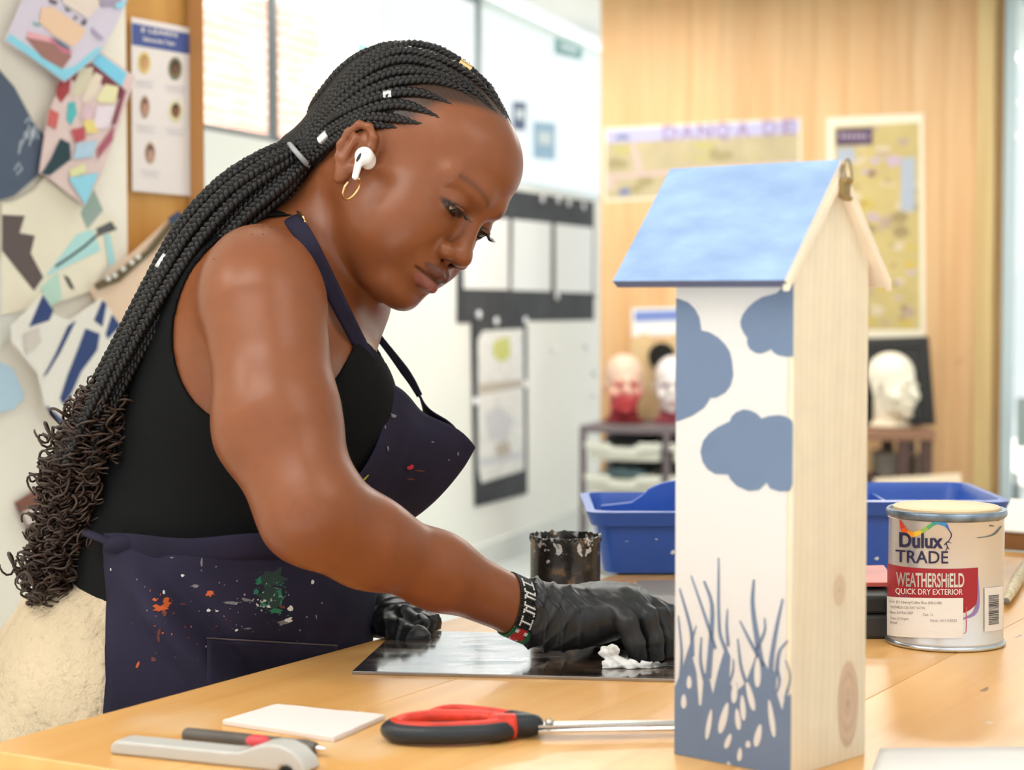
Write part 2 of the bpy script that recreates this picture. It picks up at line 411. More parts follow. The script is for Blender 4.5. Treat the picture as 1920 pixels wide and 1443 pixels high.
# brick building and bush outside
brick_ms = [M('brick_a', (.66, .38, .32), .9, noise=(40, .2)), M('brick_b', (.70, .44, .38), .9, noise=(40, .2)), M('brick_c', (.60, .33, .28), .9, noise=(40, .2))]
bo = PL(470, 550, W0 - nI * 3.0, nI); bo[2] = 0
bw = empty('brick_building', bo, label='red brick building wall seen outside the left window', cat='building')
mb = MB(); mb.box(bo + Z * 2.3 - nI * .15 + wd * .2, (5.2, .2, 5.6), (wd, nI, Z)); mb.mk('mortar_wall', M('mortar', (.85, .82, .78), .95), bw)
proto = []
for k, m_ in enumerate(brick_ms):
    q = MB(); q.box(bo, (.208, .03, .062), (wd, nI, Z)); proto.append((q, m_))
meshes = []
for (q, m_) in proto:
    o = bevel(q.mk('brick', m_, bw), .004, 1); meshes.append(o)
BR0 = bo - nI * .035 
first = True
for r_ in range(24):
    for c_ in range(12):
        src = meshes[int(RNG.integers(3))]
        pos = BR0 + wd * ((c_ - 6) * .22 + (.11 if r_ % 2 else 0) + RNG.normal() * .001) + Z * (1.35 + r_ * .075) + nI * RNG.normal() * .003
        o = src.copy(); COL.objects.link(o); o.parent = bw; o.location = Vector(pos - bo); ORG[o.name] = pos
for o in meshes: bpy.data.objects.remove(o)
def leaves(name, c, rad, n, size, mat, **k):
    m_ = MB()
    for i in range(n):
        d = nrm(RNG.normal(size=3)); p = np.array(c) + d * np.array(rad) * RNG.uniform(.6, 1); a = nrm(RNG.normal(size=3)); b = nrm(np.cross(a, d)); s = size * RNG.uniform(.6, 1.3)
        m_.add([p - a * s, p + b * s * .5, p + a * s, p - b * s * .5], [(0, 1, 2, 3)])
    return m_.mk(name, mat, **k)
bc = PL(430, 550, W0 - nI * 1.9, nI)
bz = CAMZ + .62
bush = empty('bush', V3(bc[0], bc[1], 0), label='green leafy bush outside the left window before the brick wall', cat='bush')
leaves('foliage', V3(bc[0], bc[1], 1.15), (.42, .42, .62), 2600, .05, M('leaf_green', (.16, .32, .08), .7), parent=bush, kind='stuff')
mb = MB(); mb.tube([V3(bc[0], bc[1], 0), V3(bc[0], bc[1], .9)], [.03, .015]); mb.mk('stem', M('bark', (.15, .1, .06), .9), bush)
mb = MB(); mb.box(V3(-3, 13, -.06), (14, 18, .1)); mb.mk('trim_2', M('paving_outside', (.55, .54, .50), .9), kind='structure')

# black sugar paper displays on the white wall
blackp = M('black_sugar_paper', (.045, .05, .058), .85, noise=(8, .25)); whitep = M('white_paper', (.86, .88, .88), .7); pin_m = M('clear_pin', (.95, .96, 1.0), .45)
def sheet(mb, pts, n, off, th, mi): mb.prism([np.array(p) + n * off for p in pts], n * th, mi)
dp = empty('display_panel', WH(980, 600, .002), label='black paper banner mounting three white sheets below the window', cat='display')
mb = MB(); sheet(mb, [WH(855, 340), WH(975, 358), WH(1113, 378), WH(1113, 600), WH(975, 602), WH(855, 606)][::1], nI, .001, .002, 0); mb.mk('black_backing', blackp, dp)
for q in ([(868, 405), (952, 410), (952, 543), (868, 541)], [(960, 411), (1032, 418), (1031, 546), (958, 544)], [(1040, 419), (1110, 427), (1109, 549), (1040, 547)]):
    mb = MB(); sheet(mb, [WH(*a) for a in q], nI, .0035, .001, 0); mb.mk('white_sheet', whitep, dp)
hp = empty('hanging_print', WH(935, 930, .002), label='tall black-backed print of a jar and plant hanging below the black banner', cat='display')
mb = MB(); sheet(mb, [WH(881, 598), WH(986, 600), WH(987, 925), WH(888, 950)], nI, .004, .002, 0); mb.mk('black_backing', blackp, hp)
mb = MB(); sheet(mb, [WH(893, 635), WH(903, 620), WH(978, 616), WH(980, 880), WH(900, 905), WH(894, 880)], nI, .0065, .001, 0)
for (poly, mi) in ([[(922, 640), (950, 630), (955, 665), (938, 680), (920, 665)], 1], [[(895, 720), (978, 710), (978, 725), (895, 740)], 2], [[(905, 780), (930, 760), (960, 785), (945, 830), (915, 825)], 3], [[(925, 835), (950, 825), (955, 850), (930, 858)], 2], [[(896, 860), (978, 845), (978, 856), (896, 875)], 3]):
    sheet(mb, [WH(*a) for a in poly], nI, .0078, .0003, mi)
mb.mk('printed_picture', [M('print_white', (.83, .84, .82), .7, noise=(25, .12)), M('print_lime', (.62, .66, .20), .7), M('print_taupe', (.55, .50, .42), .7), M('print_grey', (.66, .68, .72), .7)], hp)
pins = [(1013, 372), (1043, 374), (1062, 380), (1090, 386), (1040, 555), (1113, 555), (893, 590), (926, 602), (981, 601), (980, 720), (887, 752), (1036, 655), (1098, 650), (1113, 700), (1112, 742)]
for i, (x, y) in enumerate(pins):
    c = WH(x, y, .004); m_ = MB(); m_.lathe([(0, .018), (.015, .017), (.019, .012), (.015, .006), (.006, .004), (.006, -.003), (0, -.003)], c, 12, ax=(wd, Z, nI))
    lab = ['leftmost of four clear pins on the top edge of the black banner', 'second clear pin from the left on the top edge of the black banner', 'third clear pin from the left on the top edge of the black banner', 'rightmost of four clear pins on the top edge of the black banner',
           'clear pin low on the black banner under its white sheets', 'clear pin at the lower right edge of the black banner', 'left one of three clear pins where banner and tall print meet', 'middle one of three clear pins where banner and tall print meet', 'right one of three clear pins where banner and tall print meet',
           'clear pin on the right edge of the tall hanging print', 'clear pin on the left edge of the tall hanging print', 'upper left clear pin on the bare wall right of the hanging print', 'uppermost clear pin beside the timber wall on the bare white wall', 'middle clear pin beside the timber wall on the bare white wall', 'lowest clear pin beside the timber wall on the bare white wall'][i]
    m_.mk('push_pin', pin_m, smooth=True, label=lab, cat='pin', group='clear push pins on the white wall')

# timber partition (wall of vertical planks)
pine = wood('cross_laminated_pine', lin(226, 186, 138), lin(214, 166, 114), rot=(0, math.pi / 2, 0), grain=.5, rough=.5)
smax = sQ(1829); wp = empty('wall_wood', Q0 + wq * smax / 2, kind='structure'); npl = 12; pw = smax / npl
for i in range(npl):
    c = Q0 + wq * (i + .5) * pw - nq * .06 + Z * CEIL / 2; m_ = MB(); m_.box(c, (pw - .001, .12, CEIL), (wq, nq, Z)); o = m_.mk('plank', pine, wp); bevel(o, .0012, 1)
kh = wood('khaki_timber', lin(214, 184, 128), lin(196, 164, 108), rot=(0, math.pi / 2, 0), grain=.5)
e1 = Q0 + wq * smax; s2 = sQ(1864); s3 = sQ(1878)
mb = MB(); mb.box(Q0 + wq * (smax + s2) / 2 + nq * .0 + Z * CEIL / 2, (s2 - smax - .002, .14, CEIL), (wq, nq, Z)); bevel(mb.mk('trim_3', kh, kind='structure'), .003)
mb = MB(); mb.box(Q0 + wq * (s2 + s3) / 2 - nq * .03 + Z * CEIL / 2, (s3 - s2 - .002, .1, CEIL), (wq, nq, Z)); bevel(mb.mk('trim_4', wood('brown_timber', lin(180, 142, 88), lin(160, 122, 72), rot=(0, math.pi / 2, 0)), kind='structure'), .003)
# glazed door on the far right
s4 = s3 + .9; door = empty('door_1', Q0 + wq * (s3 + s4) / 2, kind='structure'); dm = M('pale_blue_door', (.55, .66, .70), .4)
mb = MB()
for (a, b, z0, z1) in ((s3 + .003, sQ(1901), 0, CEIL), (s4 - .08, s4, 0, CEIL), (s3 + .06, s4 - .08, 0, .25), (s3 + .06, s4 - .08, CEIL - .12, CEIL)):
    mb.box(Q0 + wq * (a + b) / 2 - nq * .02 + Z * (z0 + z1) / 2, (b - a, .06, z1 - z0), (wq, nq, Z))
bevel(mb.mk('door_frame', dm, door), .003)
mb = MB(); mb.box(Q0 + wq * (s3 + s4) / 2 - nq * .02 + Z * (CEIL + .1) / 2, (s4 - s3 - .1, .008, CEIL - .3), (wq, nq, Z)); mb.mk('pane', glass, door)
mb = MB(); mb.tube([WW(1905, 885, .05), WW(1905, 960, .05)], .012, 10); mb.tube([WW(1905, 890, .0), WW(1905, 890, .05)], .008, 8); mb.tube([WW(1905, 955, .0), WW(1905, 955, .05)], .008, 8)
mb.mk('door_handle', M('dark_steel', (.16, .18, .2), .35, metal=.8), door, smooth=True)
mb = MB(); mb.box(WW(1918, 792, .03), (.05, .03, .20), (wq, nq, Z)); bevel(mb.mk('lock_case', M('sage_metal', (.30, .36, .35), .4), door))
mb = MB(); mb.prism([Q0 + wq * (s3 + .05) - nq * 1.6, Q0 + wq * 3.4 - nq * 1.6, Q0 + wq * 3.4 - nq * 1.7, Q0 + wq * (s3 + .05) - nq * 1.7], Z * CEIL); mb.mk('wall_far', M('pale_blue_wall', (.72, .82, .84), .7), kind='structure')

# posters on the timber partition
cream = M('poster_border', lin(238, 228, 205), .6)
def blobs(mb, fn, box_, n, sizes, mats, off, seed, nrmv):
    r = np.random.default_rng(seed)
    for i in range(n):
        x = r.uniform(box_[0], box_[2]); y = r.uniform(box_[1], box_[3]); sx = r.uniform(*sizes); sy = sx * r.uniform(.3, .9); k = 7; ph = r.uniform(0, 6)
        pts = []
        for j in range(k):
            a = j / k * 2 * math.pi; q = r.uniform(.7, 1.15)
            pts.append(fn(min(box_[2], max(box_[0], x + sx * q * math.cos(a + ph))), min(box_[3], max(box_[1], y + sy * q * math.sin(a + ph)))))
        mb.prism([p + nrmv * (off + i * .00002) for p in pts], nrmv * .0001, mats[int(r.integers(len(mats)))])
pano = empty('panorama_poster', WW(1318, 378, .001), label='wide landscape poster with big pale letters pinned on the timber wall', cat='poster')
mb = MB(); sheet(mb, [WW(1133, 240), WW(1502, 221), WW(1502, 362), WW(1133, 378)], nq, .001, .0015, 0); mb.mk('sheet', cream, pano)
pc = [M('pano_sky', linp(206, 208, 226), .6), M('pano_field', linp(205, 195, 140), .6, noise=(9, .1)), M('pano_olive', linp(178, 168, 110), .6), M('pano_road', linp(226, 205, 180), .6), M('pano_lime', linp(205, 200, 120), .6), M('pano_mauve', linp(176, 160, 176), .6), M('pano_dark', linp(130, 142, 165), .6)]
mb = MB(); sheet(mb, [WW(1137, 244), WW(1498, 225), WW(1498, 250), WW(1137, 268)], nq, .0028, .0002, 0); sheet(mb, [WW(1137, 268), WW(1498, 250), WW(1498, 357), WW(1137, 373)], nq, .0028, .0002, 1)
yy = lambda x: -(x - 1137) * .052
blobs(mb, lambda x, y: WW(x, y + yy(x)), (1140, 275, 1496, 318), 16, (14, 34), [2, 4, 1], .0031, 4, nq)
blobs(mb, lambda x, y: WW(x, y + yy(x)), (1140, 330, 1496, 368), 14, (8, 18), [2, 3, 6], .0031, 5, nq)
sheet(mb, [WW(1137, 328), WW(1498, 300), WW(1498, 307), WW(1137, 337)], nq, .0036, .0002, 3); sheet(mb, [WW(1182, 268), WW(1192, 268), WW(1205, 320), WW(1192, 322)], nq, .0036, .0002, 3)
sheet(mb, [WW(1150, 262), WW(1160, 253), WW(1175, 252), WW(1184, 261)], nq, .0036, .0002, 6)
mb.mk('printed_picture', pc, pano)
for ch_, x_ in zip('DANQADE', (1243, 1275, 1308, 1341, 1379, 1430, 1466)):
    v, f = text_mesh(ch_, 38, 1.2); k_ = 27 / (v[:, 0].max() - v[:, 0].min())
    mk('letter', [WW(x_ + (x - v[:, 0].min()) * k_, 269 + yy(x_ + x * k_) - y * 1.05, .0042) for x, y in v], f, pc[5], pano)
mp_ = empty('map_poster', WW(1642, 632, .001), label='tall yellow illustrated map poster behind the nesting box roof', cat='poster')
mb = MB(); sheet(mb, [WW(1550, 221), WW(1731, 213), WW(1735, 634), WW(1552, 632)], nq, .001, .0015, 0); mb.mk('sheet', cream, mp_)
mc = [M('map_yellow', linp(218, 202, 122), .6, noise=(10, .08)), M('map_gold', linp(224, 200, 90), .6), M('map_tan', linp(200, 180, 140), .6), M('map_olive', linp(176, 160, 100), .6), M('map_blue', linp(190, 205, 200), .6), M('map_mauve', linp(214, 196, 196), .6), M('map_brown', linp(160, 130, 90), .6), M('map_plum', linp(92, 74, 96), .6), M('map_pale', linp(235, 222, 170), .6)]
mb = MB(); sheet(mb, [WW(1564, 237), WW(1724, 229), WW(1726, 618), WW(1564, 618)], nq, .0028, .0002, 0)
blobs(mb, lambda x, y: WW(x, y), (1568, 236, 1722, 614), 70, (8, 20), [1, 2, 3, 5, 0, 8, 1, 2], .0031, 9, nq); blobs(mb, lambda x, y: WW(x, y), (1568, 290, 1722, 614), 26, (4, 9), [6, 5, 3], .0048, 10, nq)
sheet(mb, [WW(1690, 296), WW(1716, 295), WW(1716, 395), WW(1690, 396)], nq, .0056, .0002, 4); sheet(mb, [WW(1570, 278), WW(1602, 277), WW(1602, 306), WW(1570, 307)], nq, .0056, .0002, 4)
sheet(mb, [WW(1568, 242), WW(1636, 239), WW(1636, 271), WW(1568, 273)], nq, .0056, .0002, 7)
for k in range(6): sheet(mb, [WW(1576 + k * 9, 259), WW(1582 + k * 9, 258.6), WW(1582 + k * 9, 251 + k % 3), WW(1576 + k * 9, 251.5 + k % 2)], nq, .006, .0002, 5)
mb.mk('printed_picture', mc, mp_)
lf = empty('leaflet', WW(1230, 650, .001), label='white leaflet with blue header band left of the nesting box', cat='leaflet')
mb = MB(); sheet(mb, [WW(1185, 578), WW(1290, 575), WW(1290, 628), WW(1185, 632)], nq, .001, .0015, 0); sheet(mb, [WW(1190, 583), WW(1290, 580), WW(1290, 600), WW(1190, 603)], nq, .003, .0003, 1)
mb.mk('printed_sheet', [whitep, M('leaflet_blue', lin(120, 140, 205), .6)], lf)

# ================================================================== BACKGROUND THINGS
def headprims(F, O, A, s=.001, ear=False):
    """A rows: forward, near side (+s), up ; local mm"""
    T = lambda f, q, u: np.array(O) + (A[0] * f + A[1] * q + A[2] * u) * s
    E = lambda c, r, k=8, op='u', R=None: F.ell(T(*c), np.array(r) * s, (A if R is None else R @ A), k * s, op)
    C = lambda a, b, ra, rb, k=8, op='u', flat=None: F.cap(T(*a), T(*b), ra * s, rb * s, k * s, op, flat)
    return T, E, C
def foam_head(name, base, H, yaw, colf, label):
    s = H / 255 * .001 / .001; s = H / 255.
    A = np.array([[math.sin(yaw), -math.cos(yaw), 0], [math.cos(yaw), math.sin(yaw), 0], [0, 0, 1.]]); O = np.array(base) + Z * 130 * s
    F = Field(); T, E, C = headprims(F, O, A, s)
    E((-8, 0, 50), (90, 70, 76)); E((30, 0, 0), (54, 58, 64), 14); E((40, 0, -55), (44, 46, 36), 14); E((78, 0, -82), (14, 18, 12), 12)
    C((88, -14, 34), (88, 14, 34), 8, 8, 12); C((88, 0, 20), (108, 0, -14), 7, 11, 10)
    for q in (-1, 1):
        E((96, q * 30, 16), (14, 16, 11), 12, 's'); E((76, q * 30, 14), (14, 14, 10), 4); E((60, q * 38, -20), (26, 22, 26), 12); E((-6, q * 72, 2), (12, 6, 26), 6)
    E((90, 0, -44), (12, 22, 7), 6); E((88, 0, -56), (12, 19, 8), 5); E((104, 0, -50), (12, 22, 2), 3, 's')
    C((-14, 0, -30), (-12, 0, -112), 52, 52, 20); E((-10, 0, -122), (74, 74, 14), 16)
    F.ell(O - Z * 160 * s, np.array([200, 200, 30]) * s, None, .004, 's')
    lo = O - np.array([130, 130, 136]) * s; hi = O + np.array([130, 130, 140]) * s
    v, f = polygonize(F, lo, hi, 4.5 * s)
    l = (v - O) @ A.T / s
    return mk(name, v, f, M('foam_' + name + str(round(yaw, 2)), (.8, .7, .6), .6, attr=True), smooth=True, col=colf(l), label=label, cat='mannequin')
TY = 7.95; top_z = P(1100, 797, TY)[2]
def mixc(a, b, t): t = np.clip(t, 0, 1)[:, None]; return np.array(a)[None] * (1 - t) + np.array(b)[None] * t
def red_col(l):
    c = mixc((.80, .55, .42), (.62, .07, .08), (6 - l[:, 2]) / 40 - .15 * np.sin(l[:, 1] / 9)); eye = ((l[:, 0] > 55) & (np.abs(l[:, 2] - 15) < 9) & (np.abs(np.abs(l[:, 1]) - 30) < 18))
    c[eye] = (.50, .05, .06); c2 = mixc((.62, .07, .08), (.22, .01, .015), (-l[:, 2] - 84) / 8); m = l[:, 2] < -84; c[m] = c2[m]; return c
def grey_col(l):
    c = mixc((.78, .72, .70), (.40, .07, .10), (-l[:, 2] - 78) / 10); eye = ((l[:, 0] > 55) & (np.abs(l[:, 2] - 15) < 9) & (np.abs(np.abs(l[:, 1]) - 30) < 17)); c[eye] = (.35, .27, .30)
    lip = (l[:, 0] > 70) & (np.abs(l[:, 2] + 50) < 9) & (np.abs(l[:, 1]) < 22); c[lip] = (.6, .35, .36); return c
def cream_col(l): return mixc((.84, .77, .62), (.70, .58, .42), (-l[:, 2] - 20) / 90)
hy = TY + .17
foam_head('foam_mannequin', V3(*P(1170, 797, hy)[:2], top_z), .282, math.radians(3), red_col, 'mannequin head fading from cream crown to red jaw on the tray unit')
foam_head('foam_mannequin', V3(*P(1262, 797, hy)[:2], top_z), .275, math.radians(-6), grey_col, 'grey-white mannequin head with dark red neck half behind the nesting box')

# tray storage unit
steel = M('grey_brown_steel', lin(112, 100, 104), .4); tray_m = M('cream_tray_plastic', lin(214, 213, 200), .4); darkin = M('dark_contents', (.03, .032, .035), .8)
T0 = V3(*P(1086, 797, TY)[:2], 0); DU = .45; TW = .72
unit = empty('tray_storage_unit', T0 + wq * TW / 2, label='low grey-brown steel rack holding cream trays against the timber wall', cat='rack')
def fr(name, s0, s1, d0, d1, z0, z1, mat=steel, parent=unit, bv=.004):
    m_ = MB(); m_.box(T0 + wq * (s0 + s1) / 2 - nq * (d0 + d1) / 2 + Z * (z0 + z1) / 2, (s1 - s0, d1 - d0, z1 - z0), (wq, nq, Z)); return bevel(m_.mk(name, mat, parent), bv)
fr('top_panel', 0, TW, 0, DU, top_z - .03, top_z)
for s0 in (0, TW / 2 - .013, TW - .026):
    for d0 in (0, DU - .026): fr('leg', s0, s0 + .026, d0, d0 + .026, 0, top_z - .03)
fr('back_panel', .02, TW - .02, DU - .01, DU - .002, .02, top_z - .03, darkin)
for r_ in range(4):
    for s0 in (.026, TW / 2 - .018, TW / 2 + .013, TW - .031): fr('runner', s0, s0 + .005, .03, DU - .03, top_z - .085 - r_ * .13 - .012, top_z - .085 - r_ * .13, steel, unit, .001)
def tray(s0, s1, zt, lab):
    t = empty('storage_tray', T0 + wq * (s0 + s1) / 2 + Z * (zt - .075), lab, 'tray', 'cream trays in the storage rack')
    m_ = MB(); a, b = s0 + .012, s1 - .012
    for (x0, x1, d0, d1, z0, z1) in ((a, b, .01, .014, zt - .075, zt - .02), (a, a + .004, .014, DU - .05, zt - .075, zt - .01), (b - .004, b, .014, DU - .05, zt - .075, zt - .01), (a, b, DU - .054, DU - .05, zt - .075, zt - .01), (a + .004, b - .004, .014, DU - .054, zt - .075, zt - .07)):
        m_.box(T0 + wq * (x0 + x1) / 2 - nq * (d0 + d1) / 2 + Z * (z0 + z1) / 2, (x1 - x0, d1 - d0, z1 - z0), (wq, nq, Z))
    bevel(m_.mk('tray_body', tray_m, t), .0015)
    m_ = MB(); q = [(s0, 0), (s0, -.022), (s0 + .012, -.03), (s0 + .085, -.032), (s0 + .11, -.05), (s1 - .11, -.05), (s1 - .085, -.032), (s1 - .012, -.03), (s1, -.022), (s1, 0), (s1 - .09, 0), (s1 - .12, -.02), (s0 + .12, -.02), (s0 + .09, 0)]
    m_.prism([T0 + wq * x + nq * .022 + Z * (zt + z) for x, z in q], -nq * .02); bevel(m_.mk('rim', tray_m, t), .002)
    return t
rows = ['top', 'second', 'third', 'bottom']
for r_ in range(4):
    for k, (a, b) in enumerate(((.028, TW / 2 - .016), (TW / 2 + .016, TW - .028))):
        tray(a, b, top_z - .065 - r_ * .13, 'cream scoop-front tray, %s row, %s column of the rack' % (rows[r_], ('left', 'right')[k]))
def pile(name, cx, zc, mat, lab, cat, seed):
    r = np.random.default_rng(seed); m_ = MB()
    pts = []
    for k in range(14):
        pts.append((cx + .09 * math.cos(k / 14 * 6.283) * r.uniform(.8, 1.15), zc + max(-.01, .018 * math.sin(k / 14 * 6.283) * r.uniform(.7, 1.3))))
    m_.prism([T0 + wq * x - nq * .06 + Z * z for x, z in pts], -nq * .2); return m_.mk(name, mat, label=lab, cat=cat, auto=30)
pile('folded_cloth', .18, top_z - .068, darkin, 'black cloth lying in the top left tray of the rack', 'cloth', 1)
pile('folded_cloth', .17, top_z - .196, M('blue_grey_cloth', (.18, .28, .32), .8), 'blue-grey cloth lying in the second left tray of the rack', 'cloth', 2)
pile('folded_cloth', .18, top_z - .325, M('dark_green_cloth', (.06, .09, .08), .8), 'dark green cloth lying in the third left tray of the rack', 'cloth', 3)
# card nesting box behind the heads
cb_p = P(1240, 797, hy + .2); cb = empty('card_nest_box', V3(cb_p[0], cb_p[1], top_z), label='tan plywood box with a round black hole behind the mannequin heads', cat='box')
tan = M('tan_board', lin(214, 186, 140), .7, noise=(12, .06)); m_ = MB(); hh = P(1240, 640, hy + .1)[2] - top_z
m_.box(V3(cb_p[0], cb_p[1], top_z + hh / 2), (.24, .12, hh), (wq, nq, Z)); bevel(m_.mk('box_body', tan, cb), .004)
hc = P(1242, 668, hy + .13); m_ = MB(); m_.lathe([(0, 0), (.058, 0), (.058, .004), (0, .004)], hc + nq * .01, 32, ax=(wq, Z, nq)); m_.mk('entrance_hole', M('hole_black', (.01, .008, .006), .9), cb)
for sx in (-1, 1): m_ = MB(); m_.lathe([(0, 0), (.028, 0), (.028, .05), (0, .05)], V3(cb_p[0], cb_p[1], top_z + hh + .002) + wq * sx * .07, 16, ax=(wq, Z, nq)); m_.mk('scalloped_crest', tan, cb)

# brown side table with cream head and black canvas (right of the nesting box)
SY = 7.5; brown = wood('dark_brown_wood', lin(92, 66, 58), lin(72, 50, 44)); sx0 = P(1600, 800, SY)[0]; sx1 = P(1751, 800, SY)[0]; sz = P(1700, 806, SY)[2]
st = empty('side_table', V3((sx0 + sx1) / 2, SY + .18, 0), label='dark brown wooden side table carrying the cream head and black canvas', cat='table')
def bx(name, c, s, mat, par, bv=.003, **k): m_ = MB(); m_.box(c, s); return bevel(m_.mk(name, mat, par, **k), bv)
bx('table_top', V3((sx0 + sx1) / 2, SY + .18, sz - .02), (sx1 - sx0 + .01, .38, .04), wood('brown_top', lin(150, 108, 82), lin(128, 90, 66)), st)
for x in (sx0 + .02, P(1696, 800, SY)[0], sx1 - .025):
    for y in (SY + .02, SY + .34): bx('leg', V3(x, y, (sz - .04) / 2), (.045, .035, sz - .04), brown, st)
bx('shelf', V3((sx0 + sx1) / 2, SY + .18, sz - .20), (sx1 - sx0 - .06, .3, .02), brown, st)
bx('storage_box', V3(P(1660, 850, SY + .2)[0], SY + .2, sz - .142), (.075, .2, .09), M('grey_card', lin(150, 142, 130), .7), None, label='grey storage box on the shelf of the brown side table', cat='box')
bx('storage_box', V3(P(1718, 850, SY + .2)[0], SY + .2, sz - .150), (.05, .18, .075), M('taupe_card', lin(158, 140, 120), .7), None, label='small taupe box at the right end of the brown shelf', cat='box')
hb = P(1672, 806, SY + .13); foam_head('foam_mannequin', V3(hb[0], hb[1], sz), .292, math.radians(32), cream_col, 'plain cream mannequin head in front of the black canvas')
cv = empty('black_canvas', V3(P(1690, 800, SY + .27)[0], SY + .27, sz), label='black box canvas leaning behind the cream mannequin head', cat='canvas')
blk = M('canvas_black', (.012, .011, .010), .5); bl = [P(1600, 799, SY + .26), P(1755, 799, SY + .26), P(1742, 632, SY + .33), P(1600, 637, SY + .33)]
for p in bl[:2]: p[2] = sz + .001
m_ = MB(); m_.prism(bl, V3(0, .03, .005)); bevel(m_.mk('stretched_canvas', blk, cv), .004)
m_ = MB(); fr2 = [(bl[0] * (1 - a) + bl[1] * a) * (1 - b) + (bl[3] * (1 - a) + bl[2] * a) * b for a, b in ((.08, .06), (.9, .06), (.9, .9), (.08, .9))]
for i in range(4): m_.tube([fr2[i] + V3(0, -.004, 0), fr2[(i + 1) % 4] + V3(0, -.004, 0)], .005, 6)
m_.mk('frame_bead', M('canvas_bead', (.03, .028, .026), .35), cv)
bp = [P(1640, 899, 7.1), P(1802, 889, 7.1)]; bw_ = [V3(bp[0][0], 6.85, 0), V3(bp[1][0], 6.85, 0), bp[1], bp[0]]
m_ = MB(); m_.prism(bw_, V3(0, .015, .003)); bevel(m_.mk('hardboard_sheet', M('pale_hardboard', lin(214, 196, 168), .6), label='pale beige hardboard sheet standing below the brown side table', cat='board'), .002)
# housings for the added fill lamps, all out of view
for i, (x, y, sx, sy, e) in enumerate(FILL_LAMPS):
    lp = empty('ceiling_lamp', V3(x, y, CEIL - .05), ['long white ceiling lamp above the cream trousers end of the bench', 'long white ceiling lamp above the near right of the bench', 'long white ceiling lamp beyond the far end of the bench', 'long white ceiling lamp nearest the right-hand wall', 'long white ceiling lamp before the tray storage rack', 'narrow white ceiling lamp beside the pinned art board', 'narrow white ceiling lamp before the map poster'][i], 'lamp', 'flush ceiling lamps')
    m_ = MB(); m_.box(V3(x, y, CEIL - .025), (sx + .04, sy + .04, .048)); bevel(m_.mk('lamp_housing', M('lamp_white', (.9, .9, .9), .4), lp))

# ================================================================== LEFT DISPLAY BOARD
B0 = V3(*P(242, 550, 3.3)[:2], 0); bd = nrm([.54, .84, 0]); nB = V3(bd[1], -bd[0], 0)
def BP(px, py, off=0): return PL(px, py, B0 + nB * off, nB)
def sB(px, off=0): return float(np.dot(BP(px, 550, off) - B0, bd))
sp = sB(240, .02)
mb = MB(); mb.prism([B0 + bd * -4 + nB * .02, B0 + bd * sp + nB * .02, B0 + bd * sp - nB * .1, B0 + bd * -4 - nB * .1], Z * CEIL); mb.mk('wall_left', M('cream_board', lin(244, 236, 222), .7), kind='structure')
ow = wood('orange_timber', lin(214, 158, 82), lin(198, 140, 66), rot=(0, math.pi / 2, 0), grain=.6)
s1_ = sB(352); s2_ = sB(386, .03)
mb = MB(); mb.prism([B0 + bd * (sp + .001), B0 + bd * s1_, B0 + bd * s1_ - nB * .1, B0 + bd * (sp + .001) - nB * .1], Z * CEIL); bevel(mb.mk('trim_5', ow, kind='structure'), .002)
mb = MB(); mb.prism([B0 + bd * (s1_ + .001) - nB * .0 , B0 + bd * s2_ + nB * .03, B0 + bd * s2_ - nB * .1, B0 + bd * (s1_ + .001) - nB * .1], Z * CEIL); bevel(mb.mk('trim_6', wood('brown_orange_timber', lin(190, 130, 66), lin(172, 114, 54), rot=(0, math.pi / 2, 0)), kind='structure'), .002)  # return face of the post, its shade put into a darker timber colour
# staff poster
po = empty('staff_poster', BP(305, 368, .003), label='white staff poster with blue header and five oval portraits on the post', cat='poster')
poster_w = M('poster_white', lin(236, 226, 222), .6); pblue = M('poster_blue', lin(72, 88, 150), .6)
mb = MB(); sheet(mb, [BP(242, 32), BP(370, 56), BP(371, 369), BP(244, 358)], nB, .004, .001, 0); mb.mk('sheet', poster_w, po)
mb = MB(); sheet(mb, [BP(243, 43), BP(357, 65), BP(357, 103), BP(243, 84)], nB, .0052, .0002, 0); mb.mk('header_band', pblue, po)
def post_text(t, x0, x1, y, sl, h, off, mat):
    v, f = text_mesh(t, h, h * .02); k = (x1 - x0) / v[:, 0].max(); mk('header_lettering', [BP(x0 + a * k, y + a * k * sl - b, off) for a, b in v], f, mat, po)
post_text('Safeguarding Team', 268, 328, 76, .16, 11, .0058, poster_w)
post_text('E LEARN', 264, 332, 59, .16, 12, .0058, poster_w)
port = [(266, 118, 12, 21, (.75, .55, .2), (.62, .33, .18), (.45, .28, .08)), (324, 129, 13, 22, (.22, .2, .12), (.20, .09, .05), (.05, .04, .03)), (267, 201, 9, 22, (.45, .3, .22), (.62, .32, .22), (.16, .06, .03)), (325, 209, 13, 21, (.75, .66, .4), (.25, .10, .05), (.06, .03, .02)), (277, 287, 10, 21, (.5, .33, .25), (.6, .35, .27), (.06, .03, .02))]
for (x, y, rx, ry, c0, c1, c2) in port:
    m_ = MB(); el = lambda cx, cy, a, b: [BP(cx + a * math.cos(t), cy + b * math.sin(t)) for t in np.arange(16) / 16 * 6.283]
    sheet(m_, el(x, y, rx, ry), nB, .0052, .0002, 0); sheet(m_, el(x, y - ry * .1, rx * .62, ry * .62), nB, .0055, .0002, 2); sheet(m_, el(x, y + ry * .1, rx * .42, ry * .48), nB, .0058, .0002, 1)
    m_.mk('oval_portrait', [M('pt%s' % str(c), c, .6) for c in (c0, c1, c2)], po)
m_ = MB()
